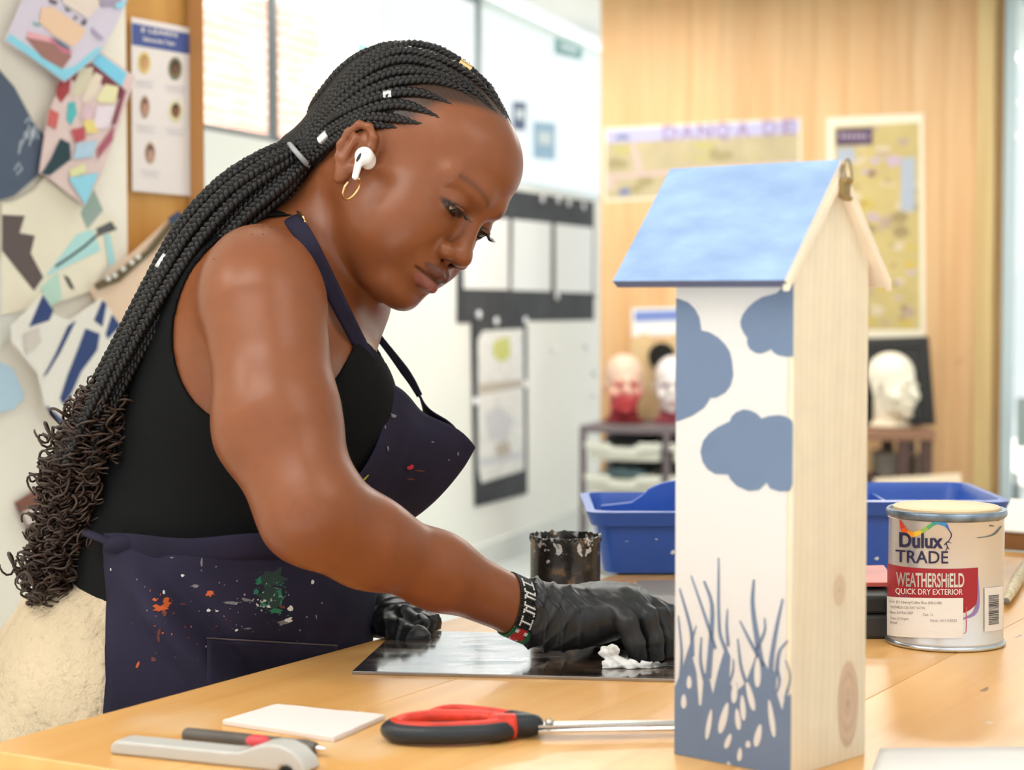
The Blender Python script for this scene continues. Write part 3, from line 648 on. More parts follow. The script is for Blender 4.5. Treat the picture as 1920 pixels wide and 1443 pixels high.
for (x, y) in ((266, 150), (324, 160), (267, 234), (325, 240), (277, 318)):
    for k in range(3): w_ = (20, 14, 17)[k]; sheet(m_, [BP(x - w_, y + k * 5), BP(x + w_, y + 4 + k * 5), BP(x + w_, y + 5.5 + k * 5), BP(x - w_, y + 1.5 + k * 5)], nB, .0052, .0002, 0)
m_.mk('caption_lines', M('caption_grey', lin(205, 196, 205), .6), po, kind='stuff')

# pinned art sheets on the cream board
def art(name, poly, base, patches, off, label, cat='artwork', noise=None):
    m_ = MB(); ms = [M('%s_%s' % (name, str(base)), lin(*base), .6, noise=noise)]; idx = {}
    sheet(m_, [BP(x, y, 0) for x, y in poly], nB, off, .0015, 0)
    for k, (c, pts) in enumerate(patches):
        if c not in idx: idx[c] = len(ms); ms.append(M('paint_%s' % str(c), lin(*c), .6))
        sheet(m_, [BP(x, y, 0) for x, y in pts], nB, off + .0017 + k * .00012, .0002, idx[c])
    return m_.mk(name, ms, label=label, cat=cat)
def scrib(pts, w_):
    p = np.array(pts, float); d = np.gradient(p, axis=0); d /= np.linalg.norm(d, axis=1)[:, None] + 1e-9; n = np.stack([-d[:, 1], d[:, 0]], 1) * w_ / 2
    return [tuple(a) for a in np.vstack([p + n, (p - n)[::-1]])]
art('torn_painting', [(0, 380), (40, 358), (62, 332), (120, 378), (172, 400), (196, 412), (190, 470), (150, 545), (60, 575), (-20, 590), (-20, 380)], (240, 230, 208),
    [((96, 82, 80), [(-20, 403), (23, 405), (13, 437), (42, 442), (34, 475), (58, 520), (40, 545), (-20, 470)]), ((150, 170, 160), [(150, 350), (170, 395), (140, 430), (128, 400)]), ((180, 224, 222), [(120, 440), (150, 430), (165, 470), (100, 500), (60, 520)]), ((70, 70, 72), scrib([(80, 500), (110, 480), (135, 462), (160, 440), (195, 428)], 5)),
     ((90, 90, 92), [(155, 430), (185, 415), (192, 425), (165, 442)]), ((60, 58, 60), [(95, 515), (105, 520), (116, 542), (108, 540)]), ((190, 222, 205), [(50, 540), (85, 510), (92, 560), (70, 575)]), ((168, 218, 222), [(172, 440), (182, 440), (192, 490), (180, 500)])], .026, 'cream torn painting with brown edge and teal washes on the board', noise=(9, .05))
art('peach_sketch', [(140, 545), (300, 402), (322, 440), (300, 540), (255, 620), (212, 660), (170, 600)], (238, 208, 180), [((150, 130, 130), scrib([(232, 535), (238, 560), (246, 585)], 3)), ((200, 190, 190), [(285, 465), (300, 470), (298, 490), (288, 488)])], .034, 'peach coloured sketch sheet below the film strip', noise=(6, .05))
art('film_strip', [(142, 533), (180, 512), (240, 470), (300, 396), (308, 406), (256, 470), (190, 528), (150, 543)], (100, 84, 56), [((52, 66, 96), [(280, 410), (300, 396), (307, 404), (286, 424)])] + [((236, 232, 224), [(x + 5 * math.cos(a), y + 5 * math.sin(a)) for a in np.arange(8) / 8 * 6.283]) for x, y in ((168, 522), (180, 516), (196, 504), (212, 492), (224, 482))], .040, 'dark film strip with white dots pinned diagonally', 'film strip')
art('chalk_card', [(-40, 120), (0, 165), (38, 235), (72, 272), (44, 330), (0, 368), (-40, 380)], (78, 90, 110), [((200, 208, 220), scrib(s, 2.2)) for s in ([(8, 290), (12, 265), (16, 272), (20, 248), (24, 262), (28, 235)], [(28, 275), (33, 240), (36, 262), (42, 232), (44, 262)], [(0, 320), (8, 306), (14, 318), (4, 328)], [(20, 232), (26, 222), (32, 230)])], .030, 'blue-grey card with white chalk scribbles at the left edge', 'card')
art('abstract_painting', [(150, 95), (222, 146), (205, 200), (158, 330), (127, 388), (60, 335), (42, 325), (58, 215), (88, 150)], (226, 200, 196),
    [((128, 206, 236), [(148, 97), (206, 140), (196, 165), (180, 160), (140, 125)]), ((122, 52, 62), [(140, 120), (200, 168), (204, 178), (185, 190), (150, 150), (120, 165), (100, 150), (120, 130)]), ((168, 60, 66), [(82, 150), (100, 150), (98, 175), (82, 195), (72, 180), (74, 165)]), ((90, 186, 190), [(95, 195), (108, 192), (112, 215), (100, 238), (92, 225)]),
     ((216, 206, 180), [(118, 130), (142, 128), (140, 165), (108, 185), (100, 178)]), ((232, 216, 196), [(146, 138), (160, 145), (150, 178), (128, 195), (120, 190)]), ((236, 228, 180), [(165, 160), (190, 165), (185, 195), (155, 195), (148, 188)]), ((236, 220, 228), [(150, 200), (185, 200), (172, 240), (140, 245)]), ((222, 190, 198), [(125, 198), (150, 202), (135, 235), (118, 222)]),
     ((206, 100, 96), [(60, 205), (78, 215), (72, 245), (55, 235)]), ((236, 214, 130), [(122, 230), (140, 225), (152, 250), (130, 252)]), ((190, 80, 90), [(100, 245), (125, 240), (128, 262), (108, 270)]), ((30, 60, 70), [(80, 262), (98, 270), (100, 300), (60, 330), (44, 328), (62, 300)]), ((176, 92, 110), [(182, 235), (178, 265), (150, 300), (150, 280)]), ((140, 70, 86), [(196, 170), (204, 172), (185, 235), (176, 235)]), ((180, 206, 226), [(110, 270), (150, 265), (140, 296), (104, 300)]), ((150, 214, 234), [(95, 335), (152, 325), (127, 386)]), ((228, 226, 170), [(95, 320), (125, 308), (128, 325), (100, 334)])], .036, 'colourful crimson, teal and yellow abstract painting on the board')
art('face_collage', [(82, 157), (30, 118), (-30, 80), (10, -10), (30, -60), (220, -60), (200, 5), (180, 50), (155, 95), (118, 130)], (216, 206, 222),
    [((140, 212, 232), [(82, 155), (-28, 78), (-20, 68), (78, 133), (100, 128), (140, 95), (155, 92), (118, 128)]), ((160, 112, 104), [(8, 74), (18, 70), (60, 78), (96, 108), (78, 133), (40, 112)]), ((232, 172, 178), [(12, 62), (50, 72), (60, 78), (100, 100), (60, 84), (10, 74)]), ((206, 118, 140), [(50, 74), (62, 76), (98, 102), (80, 104)]), ((84, 106, 130), [(58, 72), (90, 92), (92, 98), (70, 88)]), ((130, 176, 168), [(22, 45), (34, 48), (36, 54), (24, 52)]),
     ((238, 200, 168), [(38, 18), (60, 18), (120, 58), (118, 70), (98, 92), (60, 70), (34, 46)]), ((232, 214, 202), [(70, -40), (160, -40), (145, 18), (125, 38), (80, 12)]), ((110, 100, 108), [(52, 0), (70, 8), (64, 14), (52, 8)]), ((120, 112, 118), [(82, 15), (95, 25), (84, 26)]), ((100, 92, 100), [(115, 40), (124, 42), (120, 52), (112, 50)]), ((130, 120, 128), [(100, 32), (108, 38), (98, 42)]), ((176, 160, 190), [(132, 55), (155, 75), (150, 80), (132, 64)]), ((168, 154, 178), [(145, 0), (190, -10), (186, 14), (150, 16)]), ((150, 214, 236), [(176, 12), (200, 2), (192, 18), (178, 22)])], .044, 'pastel collage with peach blocks and cyan border at the top of the board')
art('plain_sheet', [(-60, 520), (0, 470), (40, 545), (15, 610), (-60, 700)], (226, 224, 216), [], .024, 'blank off-white sheet at the far left under the prints', 'paper')
blue = (44, 66, 118)
art('blue_stripe_print', [(40, 550), (60, 590), (90, 600), (150, 558), (172, 590), (198, 640), (175, 690), (125, 745), (92, 806), (45, 768), (30, 700), (-20, 640), (-20, 610)], (236, 230, 220),
    [(blue, [(38, 552), (58, 582), (50, 600), (12, 612)]), (blue, [(150, 562), (158, 570), (150, 612), (134, 600)]), (blue, [(168, 588), (184, 610), (160, 635), (156, 625)]), (blue, [(188, 625), (196, 640), (172, 680), (178, 660)]), (blue, [(118, 615), (145, 625), (140, 655), (110, 695), (92, 735), (76, 757), (70, 745), (85, 700), (105, 650)]), (blue, [(85, 610), (100, 600), (70, 660), (45, 700), (38, 705), (60, 665)]),
     (blue, [(42, 758), (50, 762), (88, 795), (84, 800), (52, 778)]), (blue, [(130, 730), (140, 690), (150, 690), (125, 755), (100, 790), (98, 786)]), ((214, 204, 196), [(0, 625), (30, 612), (34, 640), (6, 665)])], .048, 'white print with bold dark blue diagonal stripes on the board')
art('pale_blue_sheet', [(-60, 660), (0, 690), (22, 742), (0, 766), (-60, 780)], (188, 214, 232), [], .028, 'pale blue sheet at the left edge below the striped print', 'paper')
art('brown_card', [(5, 940), (78, 895), (110, 880), (130, 960), (58, 1042), (50, 1030)], (132, 82, 68), [((214, 200, 190), [(18, 958), (50, 945), (60, 955), (60, 970), (22, 985)]), ((226, 216, 206), [(50, 945), (75, 932), (80, 1000), (60, 1030), (36, 1000), (55, 990)]), ((70, 40, 36), scrib([(8, 945), (30, 990), (52, 1034)], 3))], .026, 'brown and white card on the board beside the curls', 'card')
# ================================================================== WORKBENCH
td = nrm([.471, .816, 0]); te = V3(td[1], -td[0], 0)        # along left edge / across
C0 = G(0, 1390, TZ); C0 = C0 + td * -.002 - td * 0
f0 = G(0, 1409, TZ); tt = np.dot(f0 - C0, td); C0 = C0 + td * tt; C0[2] = 0
LT, WT, TH_T = 1.42, 1.62, .035
bench = empty('workbench', C0 + td * LT / 2 + te * WT / 2, label='long varnished pine workbench flecked with paint in the foreground', cat='table')
bw_m = wood('bench_pine', lin(240, 188, 116), lin(226, 166, 92), rot=(0, 0, -math.atan2(td[1], td[0])), grain=.8, rough=.30, knots=False, specks=True)
NP = 10; pw_ = WT / NP
for i in range(NP):
    c = C0 + te * (i + .5) * pw_ + td * LT / 2 + Z * (TZ - TH_T / 2); m_ = MB(); m_.box(c, (LT, pw_ - .0004, TH_T), (td, te, Z)); bevel(m_.mk('plank', bw_m, bench), .0006, 1)
edge_m = wood('bench_edge', lin(196, 142, 82), lin(170, 116, 62), rot=(0, 0, -math.atan2(td[1], td[0])), grain=2)
for a in (.03, LT - .03):
    m_ = MB(); m_.box(C0 + td * a + te * WT / 2 + Z * (TZ - TH_T - .045), (WT - .14, .022, .09), (te, td, Z)); bevel(m_.mk('apron_rail', edge_m, bench))
for a in (.03, WT - .03):
    m_ = MB(); m_.box(C0 + te * a + td * LT / 2 + Z * (TZ - TH_T - .045), (LT - .14, .022, .09), (td, te, Z)); bevel(m_.mk('apron_rail', edge_m, bench))
for a in (.035, LT - .035):
    for b in (.035, WT - .035):
        m_ = MB(); m_.box(C0 + td * a + te * b + Z * (TZ - TH_T) / 2, (.07, .07, TZ - TH_T), (td, te, Z)); bevel(m_.mk('leg', edge_m, bench), .004)
def loop_tube(pts, r, seg=10, flat=None, n=48):
    p = spline(list(pts) + [pts[0]], n)[:-1]; m_ = MB(); m_.tube(p, r, seg, closed=True, flat=flat); return m_

# ------------------------------------------------------------------ nesting box
HC = V3(*P(1487, 1000, 1.293)[:2], TZ); hu = nrm([-.733, .68, 0]); hv = nrm([.68, .733, 0]); nL = -hv; nR = -hu
WU, WV = .0985, .0885
RZ = P(1556, 300, 1.327)[2]; EZ = P(1455, 526, 1.278)[2]
hm = HC + hu * WU / 2 + hv * WV / 2
nb = empty('nesting_box', hm, label='tall wooden nesting box with blue roof and cow patches on white side', cat='nesting box')
white_p = M('white_emulsion', lin(214, 210, 208), .5, bump=(300, .05)); bluep = M('blue_grey_paint', lin(104, 122, 150), .55, noise=(30, .04)); dblue = M('roof_edge_paint', lin(84, 92, 122), .5)
gb = .005
def hp_(u, v, z): return HC + hu * u + hv * v + Z * (z - TZ)
slope = (RZ - EZ) / (.0445 + .020); 
roofz = lambda v: RZ - slope * abs(v - WV / 2) - .0105
m_ = MB(); m_.prism([hp_(gb, 0, TZ), hp_(WU, 0, TZ), hp_(WU, 0, roofz(0)), hp_(gb, 0, roofz(0))], hv * .009); bevel(m_.mk('painted_side', white_p, nb, label='white side painted with blue-grey patches and grass'), .0008)
m_ = MB(); m_.prism([hp_(gb, WV - .009, TZ), hp_(WU, WV - .009, TZ), hp_(WU, WV - .009, roofz(WV)), hp_(gb, WV - .009, roofz(WV))], hv * .009); bevel(m_.mk('side', white_p, nb), .0008)
pent = lambda u: [hp_(u, .0, TZ), hp_(u, WV, TZ), hp_(u, WV, roofz(WV)), hp_(u, WV / 2, roofz(WV / 2)), hp_(u, 0, roofz(0))]
m_ = MB(); m_.prism([hp_(WU - .009, .0095, TZ), hp_(WU - .009, WV - .0095, TZ), hp_(WU - .009, WV - .0095, roofz(WV)), hp_(WU - .009, WV / 2, roofz(WV / 2) - .006), hp_(WU - .009, .0095, roofz(0))], hu * .008); m_.mk('back_panel', white_p, nb)
# gable panel with grain and knots as point colours
nuu, nvv = 110, 380; gv = []; gcol = []
r = np.random.default_rng(5)
def gable_colour(v, z):
    px = v; 
    g = .5 + .5 * np.sin(v * 900 + 1.5 * np.sin(z * 9) + 2 * np.sin(z * 23 + v * 60)); g2 = .5 + .5 * np.sin(v * 260 + np.sin(z * 6) * 2)
    c = np.array(lin(230, 216, 190)) * (1 - .05 * g[..., None]) * (1 - .03 * g2[..., None])
    for (kv, kz, rv, rz, s) in ((KN1[0], KN1[1], .0075, .0105, .35), (KN2[0], KN2[1], .0125, .029, .55)):
        d = np.sqrt(((v - kv) / rv) ** 2 + ((z - kz) / rz) ** 2); t = np.clip((1.08 - d) * 9, 0, 1) * s; ring = .82 + .18 * np.sin(d * 17 + np.sin(np.arctan2(z - kz, v - kv) * 3))
        kc = np.array(lin(196, 150, 124)); c = c * (1 - t[..., None]) + kc * ring[..., None] * t[..., None]
        halo = np.clip(1.9 - d, 0, .9) * .12; c = c * (1 - halo[..., None] * np.array([.1, .3, .5]))
        cr = np.clip(1 - d * 6, 0, 1)[..., None]; c = c * (1 - cr * .5)
    return c
def gplane(px, py): p = PL(px, py, HC, nR); return float(np.dot(p - HC, hv)), float(p[2])
KN1 = gplane(1574, 1106); KN2 = gplane(1590, 1320)
i_, j_ = np.meshgrid(np.linspace(0, 1, nuu), np.linspace(0, 1, nvv), indexing='ij'); vv_ = i_ * WV; top = RZ - slope * np.abs(vv_ - WV / 2) - .0105; zz_ = TZ + j_ * (top - TZ)
gvv = HC + hv * vv_[..., None] + Z * (zz_ - TZ)[..., None] - hu * 0; cc_ = gable_colour(vv_, zz_)
idx = np.arange(nuu * nvv).reshape(nuu, nvv); q = np.stack([idx[:-1, :-1], idx[1:, :-1], idx[1:, 1:], idx[:-1, 1:]], -1).reshape(-1, 4)
gp = mk('gable_board', gvv.reshape(-1, 3), q, M('pale_pine_face', lin(244, 234, 212), .5, attr=True, noise=(60, .03)), nb, col=cc_.reshape(-1, 3), label='unpainted cream pine board with two brown knots')
so_ = gp.modifiers.new('thick', 'SOLIDIFY'); so_.thickness = .005; so_.offset = 0
gp.location = gp.location + Vector(hu * .0026)
m_ = MB(); m_.box(hm + Z * .004, (WU - .024, WV - .02, .008), (hu, hv, Z)); m_.mk('floor_board', white_p, nb)
# roof
ua, ub = -.006, .139
def roof_panel(side, name, mats, lab):
    v0 = WV / 2; v1 = -.020 if side < 0 else WV + .020
    nrmal = nrm(-side * 0 * hv + (hv * (side * slope) + Z)); m_ = MB()
    a, b = hp_(ua, v0 + (.0016 if side > 0 else 0), RZ - (.002 if side > 0 else 0)), hp_(ub, v0 + (.0016 if side > 0 else 0), RZ - (.002 if side > 0 else 0)); c, d = hp_(ub, v1, RZ - slope * abs(v1 - v0)), hp_(ua, v1, RZ - slope * abs(v1 - v0))
    th = .0075
    pts = [a, b, c, d]; n = 4; p = np.array(pts)
    m_.add(np.vstack([p, p - nrmal * th]), [(0, 1, 2, 3), (7, 6, 5, 4), (0, 3, 7, 4), (1, 5, 6, 2)], 0); m_.f += [(2, 3, 7, 6)]; m_.f = m_.f; m_.m += [1]
    m_.f[-1] = (3, 2, 6, 7); m_.m[2] = 2; m_.m[3] = 1
    return bevel(m_.mk(name, mats, nb, label=lab), .0006), nrmal
cream_w = M('cream_pine', lin(236, 218, 194), .55, noise=(40, .05))
roofb = M('roof_blue_paint', lin(146, 174, 216), .42, noise=(22, .18), bump=(60, .6, .0015), scale=(1, 1, 3))
_, nl_ = roof_panel(-1, 'roof_board', [roofb, dblue, cream_w], 'light blue painted roof board'); roof_panel(1, 'roof_board', [cream_w, cream_w, cream_w], 'unpainted roof board')
# thin unpainted fascia strips under the roof edge
for side in (-1, 1):
    v1 = -.017 if side < 0 else WV + .017; m_ = MB(); nn = nrm(hv * side * slope + Z)
    zz2 = RZ - slope * abs(v1 - WV / 2)
    m_.prism([hp_(-.0075, WV / 2 + side * .0045, RZ - .012), hp_(-.0075, v1, zz2 - .003), hp_(-.0075, v1 , zz2 - .011), hp_(-.0075, WV / 2 + side * .0045, RZ - .021)], hu * .005); bevel(m_.mk('fascia_strip', cream_w, nb), .0005)
brass = M('aged_brass', (.40, .28, .13), .35, metal=.9)
m_ = MB(); hx = hp_(-.009, WV / 2, RZ - .020); m_.box(hx, (.009, .003, .012), (hv, hu, Z)); m_.tube([hx + hv * -.004 + Z * .006 - hu * .002, hx + hv * .004 + Z * .006 - hu * .002], .0022, 10); m_.tube([hx + hv * -.004 - Z * .006 - hu * .002, hx + hv * .004 - Z * .006 - hu * .002], .0018, 10)
m_.mk('hinge', brass, nb, auto=30)
m_ = MB(); m_.tube(spline([hx + Z * .008, hx + Z * .018 + hv * .000, hx + Z * .020 + hv * .004, hx + Z * .012 + hv * .0085, hx + Z * .004 + hv * .0075, hx + hv * .004], 24), .0008, 6); m_.mk('wire_hook', brass, nb, smooth=True)
# painted patches on the white side
def LP(px, py, off=0): return PL(px, py, HC + nL * off, nL)
side_o = [o for o in nb.children if o.name.startswith('painted_side')][0]
def z2(x, y): return (1130 + x * .3327, 280 + y * .3327)
def z3(x, y): return (1130 + x * .4803, 750 + y * .4803)
def clampL(p):
    u = np.dot(p - HC, hu); p = p + hu * (min(max(u, .0006), WU - .0004) - u); p[2] = max(p[2], TZ + .0004); return p
def smooth_poly(pts, n=70):
    return spline(np.array(list(pts) + [pts[0]], float), n)[:-1]
def patch(pts, name, mat, off=.0002, th=.0002, par=side_o, sm=0):
    m_ = MB(); m_.prism([clampL(LP(x, y, off)) for x, y in pts], nL * th); return m_.mk(name, mat, par)
patch([z2(*a) for a in [(380, 838), (430, 843), (480, 862), (520, 900), (545, 950), (555, 1020), (600, 1030), (650, 1060), (690, 1100), (715, 1140), (727, 1190), (735, 1270), (720, 1330), (690, 1370), (640, 1398), (605, 1400)]] + [z3(*a) for a in [(412, 5), (395, 30), (350, 60), (300, 80), (268, 82)]], 'painted_patch', bluep)
patch([z2(*a) for a in [(1075, 745), (1040, 745), (1020, 775), (980, 810), (940, 822), (900, 832), (860, 855), (820, 890), (790, 930), (776, 970), (780, 1000), (795, 1035), (815, 1060), (815, 1095), (830, 1125), (860, 1145), (890, 1150), (920, 1140), (950, 1125), (965, 1145), (990, 1160), (1030, 1167), (1075, 1168)]], 'painted_patch', bluep)
patch([z3(*a) for a in [(755, 95), (738, 78), (715, 64), (690, 58), (650, 62), (620, 72), (600, 52), (575, 40), (550, 36), (520, 48), (503, 65), (497, 82), (450, 105), (415, 130), (392, 160), (382, 200), (390, 240), (410, 270), (440, 288), (490, 290), (500, 310), (525, 335), (570, 355), (610, 350), (640, 322), (655, 345), (690, 356), (730, 355), (755, 330)]], 'painted_patch', bluep)
patch([z3(*a) for a in [(270, 1112), (285, 1112), (320, 1025), (345, 985), (365, 1060), (375, 1190), (386, 1190), (395, 1070), (410, 1060), (430, 1150), (450, 1060), (480, 960), (498, 1000), (493, 1100), (520, 1140), (560, 1100), (600, 990), (620, 1000), (650, 1060), (680, 1060), (675, 1130), (700, 1212), (712, 1160), (755, 1150), (755, 1520), (270, 1520)]], 'painted_grass', bluep)
blades = [((300, 735), (345, 900), (350, 1000), 15), ((345, 685), (405, 860), (440, 970), 12), ((395, 705), (425, 790), (425, 900), 22, (412, 1085)), ((452, 615), (456, 900), (482, 980), 13), ((487, 815), (484, 880), (490, 960), 12), ((295, 840), (308, 990), (300, 1110), 11), ((590, 700), (585, 800), (608, 965), 24, (620, 1040)), ((535, 860), (580, 950), (640, 1060), 15), ((632, 850), (632, 900), (600, 975), 13), ((703, 775), (680, 880), (660, 1000), 19, (655, 1065)), ((722, 938), (690, 980), (678, 1065), 15), ((714, 1015), (732, 1080), (712, 1165), 10), ((527, 930), (540, 1040), (562, 1110), 13), ((385, 925), (382, 1020), (402, 1110), 14), ((365, 880), (342, 960), (318, 1040), 10), ((510, 1010), (508, 1060), (490, 1110), 10), ((668, 1165), (690, 1100), (680, 1050), 12)]
for bl_ in blades:
    pts = [bl_[0], bl_[1], bl_[2]] + ([bl_[4]] if len(bl_) > 4 else []); w_ = bl_[3]
    c = spline(pts, 12); d = np.gradient(c, axis=0); d /= np.linalg.norm(d, axis=1)[:, None]; n = np.stack([-d[:, 1], d[:, 0]], 1); ww = (np.linspace(.12, 1, 12) ** .55 * w_ / 2)[:, None]
    pts = [z3(*a) for a in np.vstack([c + n * ww, (c - n * ww)[::-1]])]; patch(pts, 'painted_blade', bluep, .0003, .0002)
for (cx, cy, rx, ry, ti) in [(338, 1100, 8, 25, 0), (317, 1175, 9, 28, 0), (415, 1265, 8, 60, 9), (473, 1240, 12, 62, 14), (515, 1140, 10, 42, 4), (528, 1245, 9, 42, -6), (490, 1330, 9, 30, 20), (548, 1200, 9, 50, -4), (577, 1155, 10, 58, -14), (605, 1062, 11, 58, 0), (607, 1308, 11, 45, 12), (568, 1342, 8, 14, 0), (535, 1382, 8, 26, 5), (660, 1242, 9, 74, -8), (490, 1432, 9, 22, 5)]:
    t = math.radians(ti); pts = []
    for a in np.arange(20) / 20 * 2 * math.pi:
        x, y = rx * 1.15 * math.cos(a) * (1 + .2 * math.sin(a)), ry * math.sin(a); pts.append(z3(cx + x * math.cos(t) - y * math.sin(t), cy + x * math.sin(t) + y * math.cos(t)))
    patch(pts, 'unpainted_gap', white_p, .0005, .0002)

# ------------------------------------------------------------------ printing plate, rag, tin
pl_pts = [G(660, 1264, TZ), G(660, 1264, TZ) + nrm([.266, -.034, 0]) * .32, G(660, 1264, TZ) + nrm([.266, -.034, 0]) * .32 + nrm([.034, .266, 0]) * .20, G(660, 1264, TZ) + nrm([.034, .266, 0]) * .205]
def plate_mat():
    m = bpy.data.materials.new('inked_plate'); m.use_nodes = True; nt = m.node_tree; b = nt.nodes['Principled BSDF']
    tc = nt.nodes.new('ShaderNodeTexCoord'); mp = nt.nodes.new('ShaderNodeMapping'); mp.inputs['Scale'].default_value = (6, 34, 6); nt.links.new(tc.outputs['Object'], mp.inputs[0])
    n = nt.nodes.new('ShaderNodeTexNoise'); n.inputs['Scale'].default_value = 1.6; n.inputs['Detail'].default_value = 6; n.inputs['Distortion'].default_value = .8; nt.links.new(mp.outputs[0], n.inputs['Vector'])
    r = nt.nodes.new('ShaderNodeValToRGB'); e = r.color_ramp.elements; e[0].position = .38; e[0].color = (.012, .012, .014, 1); e[1].position = .72; e[1].color = (.16, .09, .05, 1)
    nt.links.new(n.outputs['Fac'], r.inputs[0]); nt.links.new(r.outputs[0], b.inputs['Base Color'])
    q = nt.nodes.new('ShaderNodeMapRange'); q.inputs[1].default_value = .35; q.inputs[2].default_value = .7; q.inputs[3].default_value = .06; q.inputs[4].default_value = .30; nt.links.new(n.outputs['Fac'], q.inputs[0]); nt.links.new(q.outputs[0], b.inputs['Roughness'])
    b.inputs['Specular IOR Level'].default_value = .9; b.inputs['IOR'].default_value = 2.3; b.inputs['Coat Weight'].default_value = 1; b.inputs['Coat Roughness'].default_value = .08
    bp = nt.nodes.new('ShaderNodeBump'); bp.inputs['Strength'].default_value = .35; bp.inputs['Distance'].default_value = .0012; nt.links.new(n.outputs['Fac'], bp.inputs['Height']); nt.links.new(bp.outputs[0], b.inputs['Normal'])
    return m
m_ = MB(); m_.prism(pl_pts, Z * .003); bevel(m_.mk('printing_plate', plate_mat(), label='glossy black inked printing plate under the gloved hand', cat='plate'), .0005)
PZ = TZ + .003
# rag: crumpled cloth
r = np.random.default_rng(3)
F = Field(); rp = [(1133, 1222, 1.668, 10), (1150, 1215, 1.662, 9), (1162, 1243, 1.662, 12), (1140, 1248, 1.660, 10), (1185, 1247, 1.660, 13), (1210, 1249, 1.662, 12), (1235, 1250, 1.666, 10), (1256, 1252, 1.67, 7)]
for k, (x, y, Y, rr) in enumerate(rp): F.ell(P(x, y, Y), np.array([1.25, 1.2, .85]) * RP(rr, Y), None, .004)
for a, b in ((0, 1), (0, 3), (1, 2), (2, 4), (4, 5), (5, 6), (6, 7), (3, 2)): F.cap(P(*rp[a][:3]), P(*rp[b][:3]), RP(7, 1.66), RP(7, 1.66), .005)
F.cap(P(1195, 1243, 1.68), P(1262, 1246, 1.71), .004, .004, .006)
base_f = F
def rag_f(p, c=None, hd=0):
    d = base_f(p, c, hd); d = d + .0016 * np.abs(np.sin(p[..., 0] * 260 + p[..., 2] * 330 + 2 * np.sin(p[..., 1] * 200))) + .0009 * np.sin(p[..., 0] * 620 + 3 * np.sin(p[..., 2] * 400)) * np.sin(p[..., 2] * 700 + p[..., 0] * 300); return np.maximum(d, PZ + .0003 - p[..., 2])
v, f = polygonize(rag_f, P(1100, 1262, 1.63) * [1, 1, 1] - [0, 0, .01], P(1290, 1190, 1.74), .0013)
x0 = P(1195, 1240, 1.67)[0]; x1 = P(1250, 1240, 1.67)[0]; t = np.clip((v[:, 0] - x0) / (x1 - x0) + .25 * np.sin(v[:, 2] * 900), 0, 1)
mk('cleaning_rag', v, f, M('white_rag', (.8, .8, .78), .9, attr=True), smooth=True, col=mixc((.80, .79, .77), (.06, .06, .06), t), label='crumpled white rag with inky end pressed under the gloved fingers', cat='rag')

# ink tin
tc_ = P(1060, 1100, 1.96); tc_ = V3(tc_[0], tc_[1], TZ); tr = RP(67, 1.96); th_ = P(1060, 1006, 1.96)[2] - TZ
tin = empty('ink_tin', tc_, label='squat black ink tin crusted with dried ink behind the gloved hand', cat='tin')
def tin_mat():
    m = bpy.data.materials.new('inky_tin'); m.use_nodes = True; nt = m.node_tree; b = nt.nodes['Principled BSDF']; b.inputs['Roughness'].default_value = .3; b.inputs['Specular IOR Level'].default_value = .7
    tc = nt.nodes.new('ShaderNodeTexCoord'); n = nt.nodes.new('ShaderNodeTexNoise'); n.inputs['Scale'].default_value = 42; n.inputs['Detail'].default_value = 4; nt.links.new(tc.outputs['Object'], n.inputs['Vector'])
    r = nt.nodes.new('ShaderNodeValToRGB'); e = r.color_ramp.elements; e[0].position = .5; e[0].color = (.010, .009, .008, 1); e[1].position = .72; e[1].color = (.30, .17, .07, 1); k = e.new(.58); k.color = (.035, .03, .026, 1)
    nt.links.new(n.outputs['Fac'], r.inputs[0]); n2 = nt.nodes.new('ShaderNodeTexNoise'); n2.inputs['Scale'].default_value = 130; n2.inputs['Detail'].default_value = 3; nt.links.new(tc.outputs['Object'], n2.inputs['Vector'])
    sp_ = nt.nodes.new('ShaderNodeSeparateXYZ'); nt.links.new(tc.outputs['Object'], sp_.inputs[0]); rg = nt.nodes.new('ShaderNodeMapRange'); rg.inputs[1].default_value = .035; rg.inputs[2].default_value = .072; rg.inputs[3].default_value = -.16; rg.inputs[4].default_value = .10; nt.links.new(sp_.outputs[2], rg.inputs[0])
    ad = nt.nodes.new('ShaderNodeMath'); ad.operation = 'ADD'; nt.links.new(n2.outputs['Fac'], ad.inputs[0]); nt.links.new(rg.outputs[0], ad.inputs[1]); gt = nt.nodes.new('ShaderNodeMapRange'); gt.inputs[1].default_value = .64; gt.inputs[2].default_value = .68; nt.links.new(ad.outputs[0], gt.inputs[0])
    mx = nt.nodes.new('ShaderNodeMix'); mx.data_type = 'RGBA'; nt.links.new(gt.outputs[0], mx.inputs['Factor']); nt.links.new(r.outputs[0], mx.inputs[6]); mx.inputs[7].default_value = (.55, .54, .54, 1); nt.links.new(mx.outputs[2], b.inputs['Base Color'])
    bp = nt.nodes.new('ShaderNodeBump'); bp.inputs['Strength'].default_value = .5; bp.inputs['Distance'].default_value = .001; nt.links.new(n2.outputs['Fac'], bp.inputs['Height']); nt.links.new(bp.outputs[0], b.inputs['Normal']); return m
r = np.random.default_rng(8); jr = r.normal(size=(20, 64)) * .0012
m_ = MB(); m_.lathe([(tr * .97, 0), (tr, .002), (tr * .985, .004), (tr * .985, th_ - .006), (tr * 1.0, th_ - .004), (tr * 1.0, th_), (tr * .95, th_ + .001), (tr * .93, th_ - .003), (tr * .93, th_ - .02), (0, th_ - .022)], tc_, 64, jitter=lambda k, j: (jr[k, j] * .3 if 3 < k < 8 else 0, abs(jr[k, j]) * 1.0 if k in (5, 6) else 0))
m_.mk('tin_body', tin_mat(), tin, auto=50)
m_ = MB()
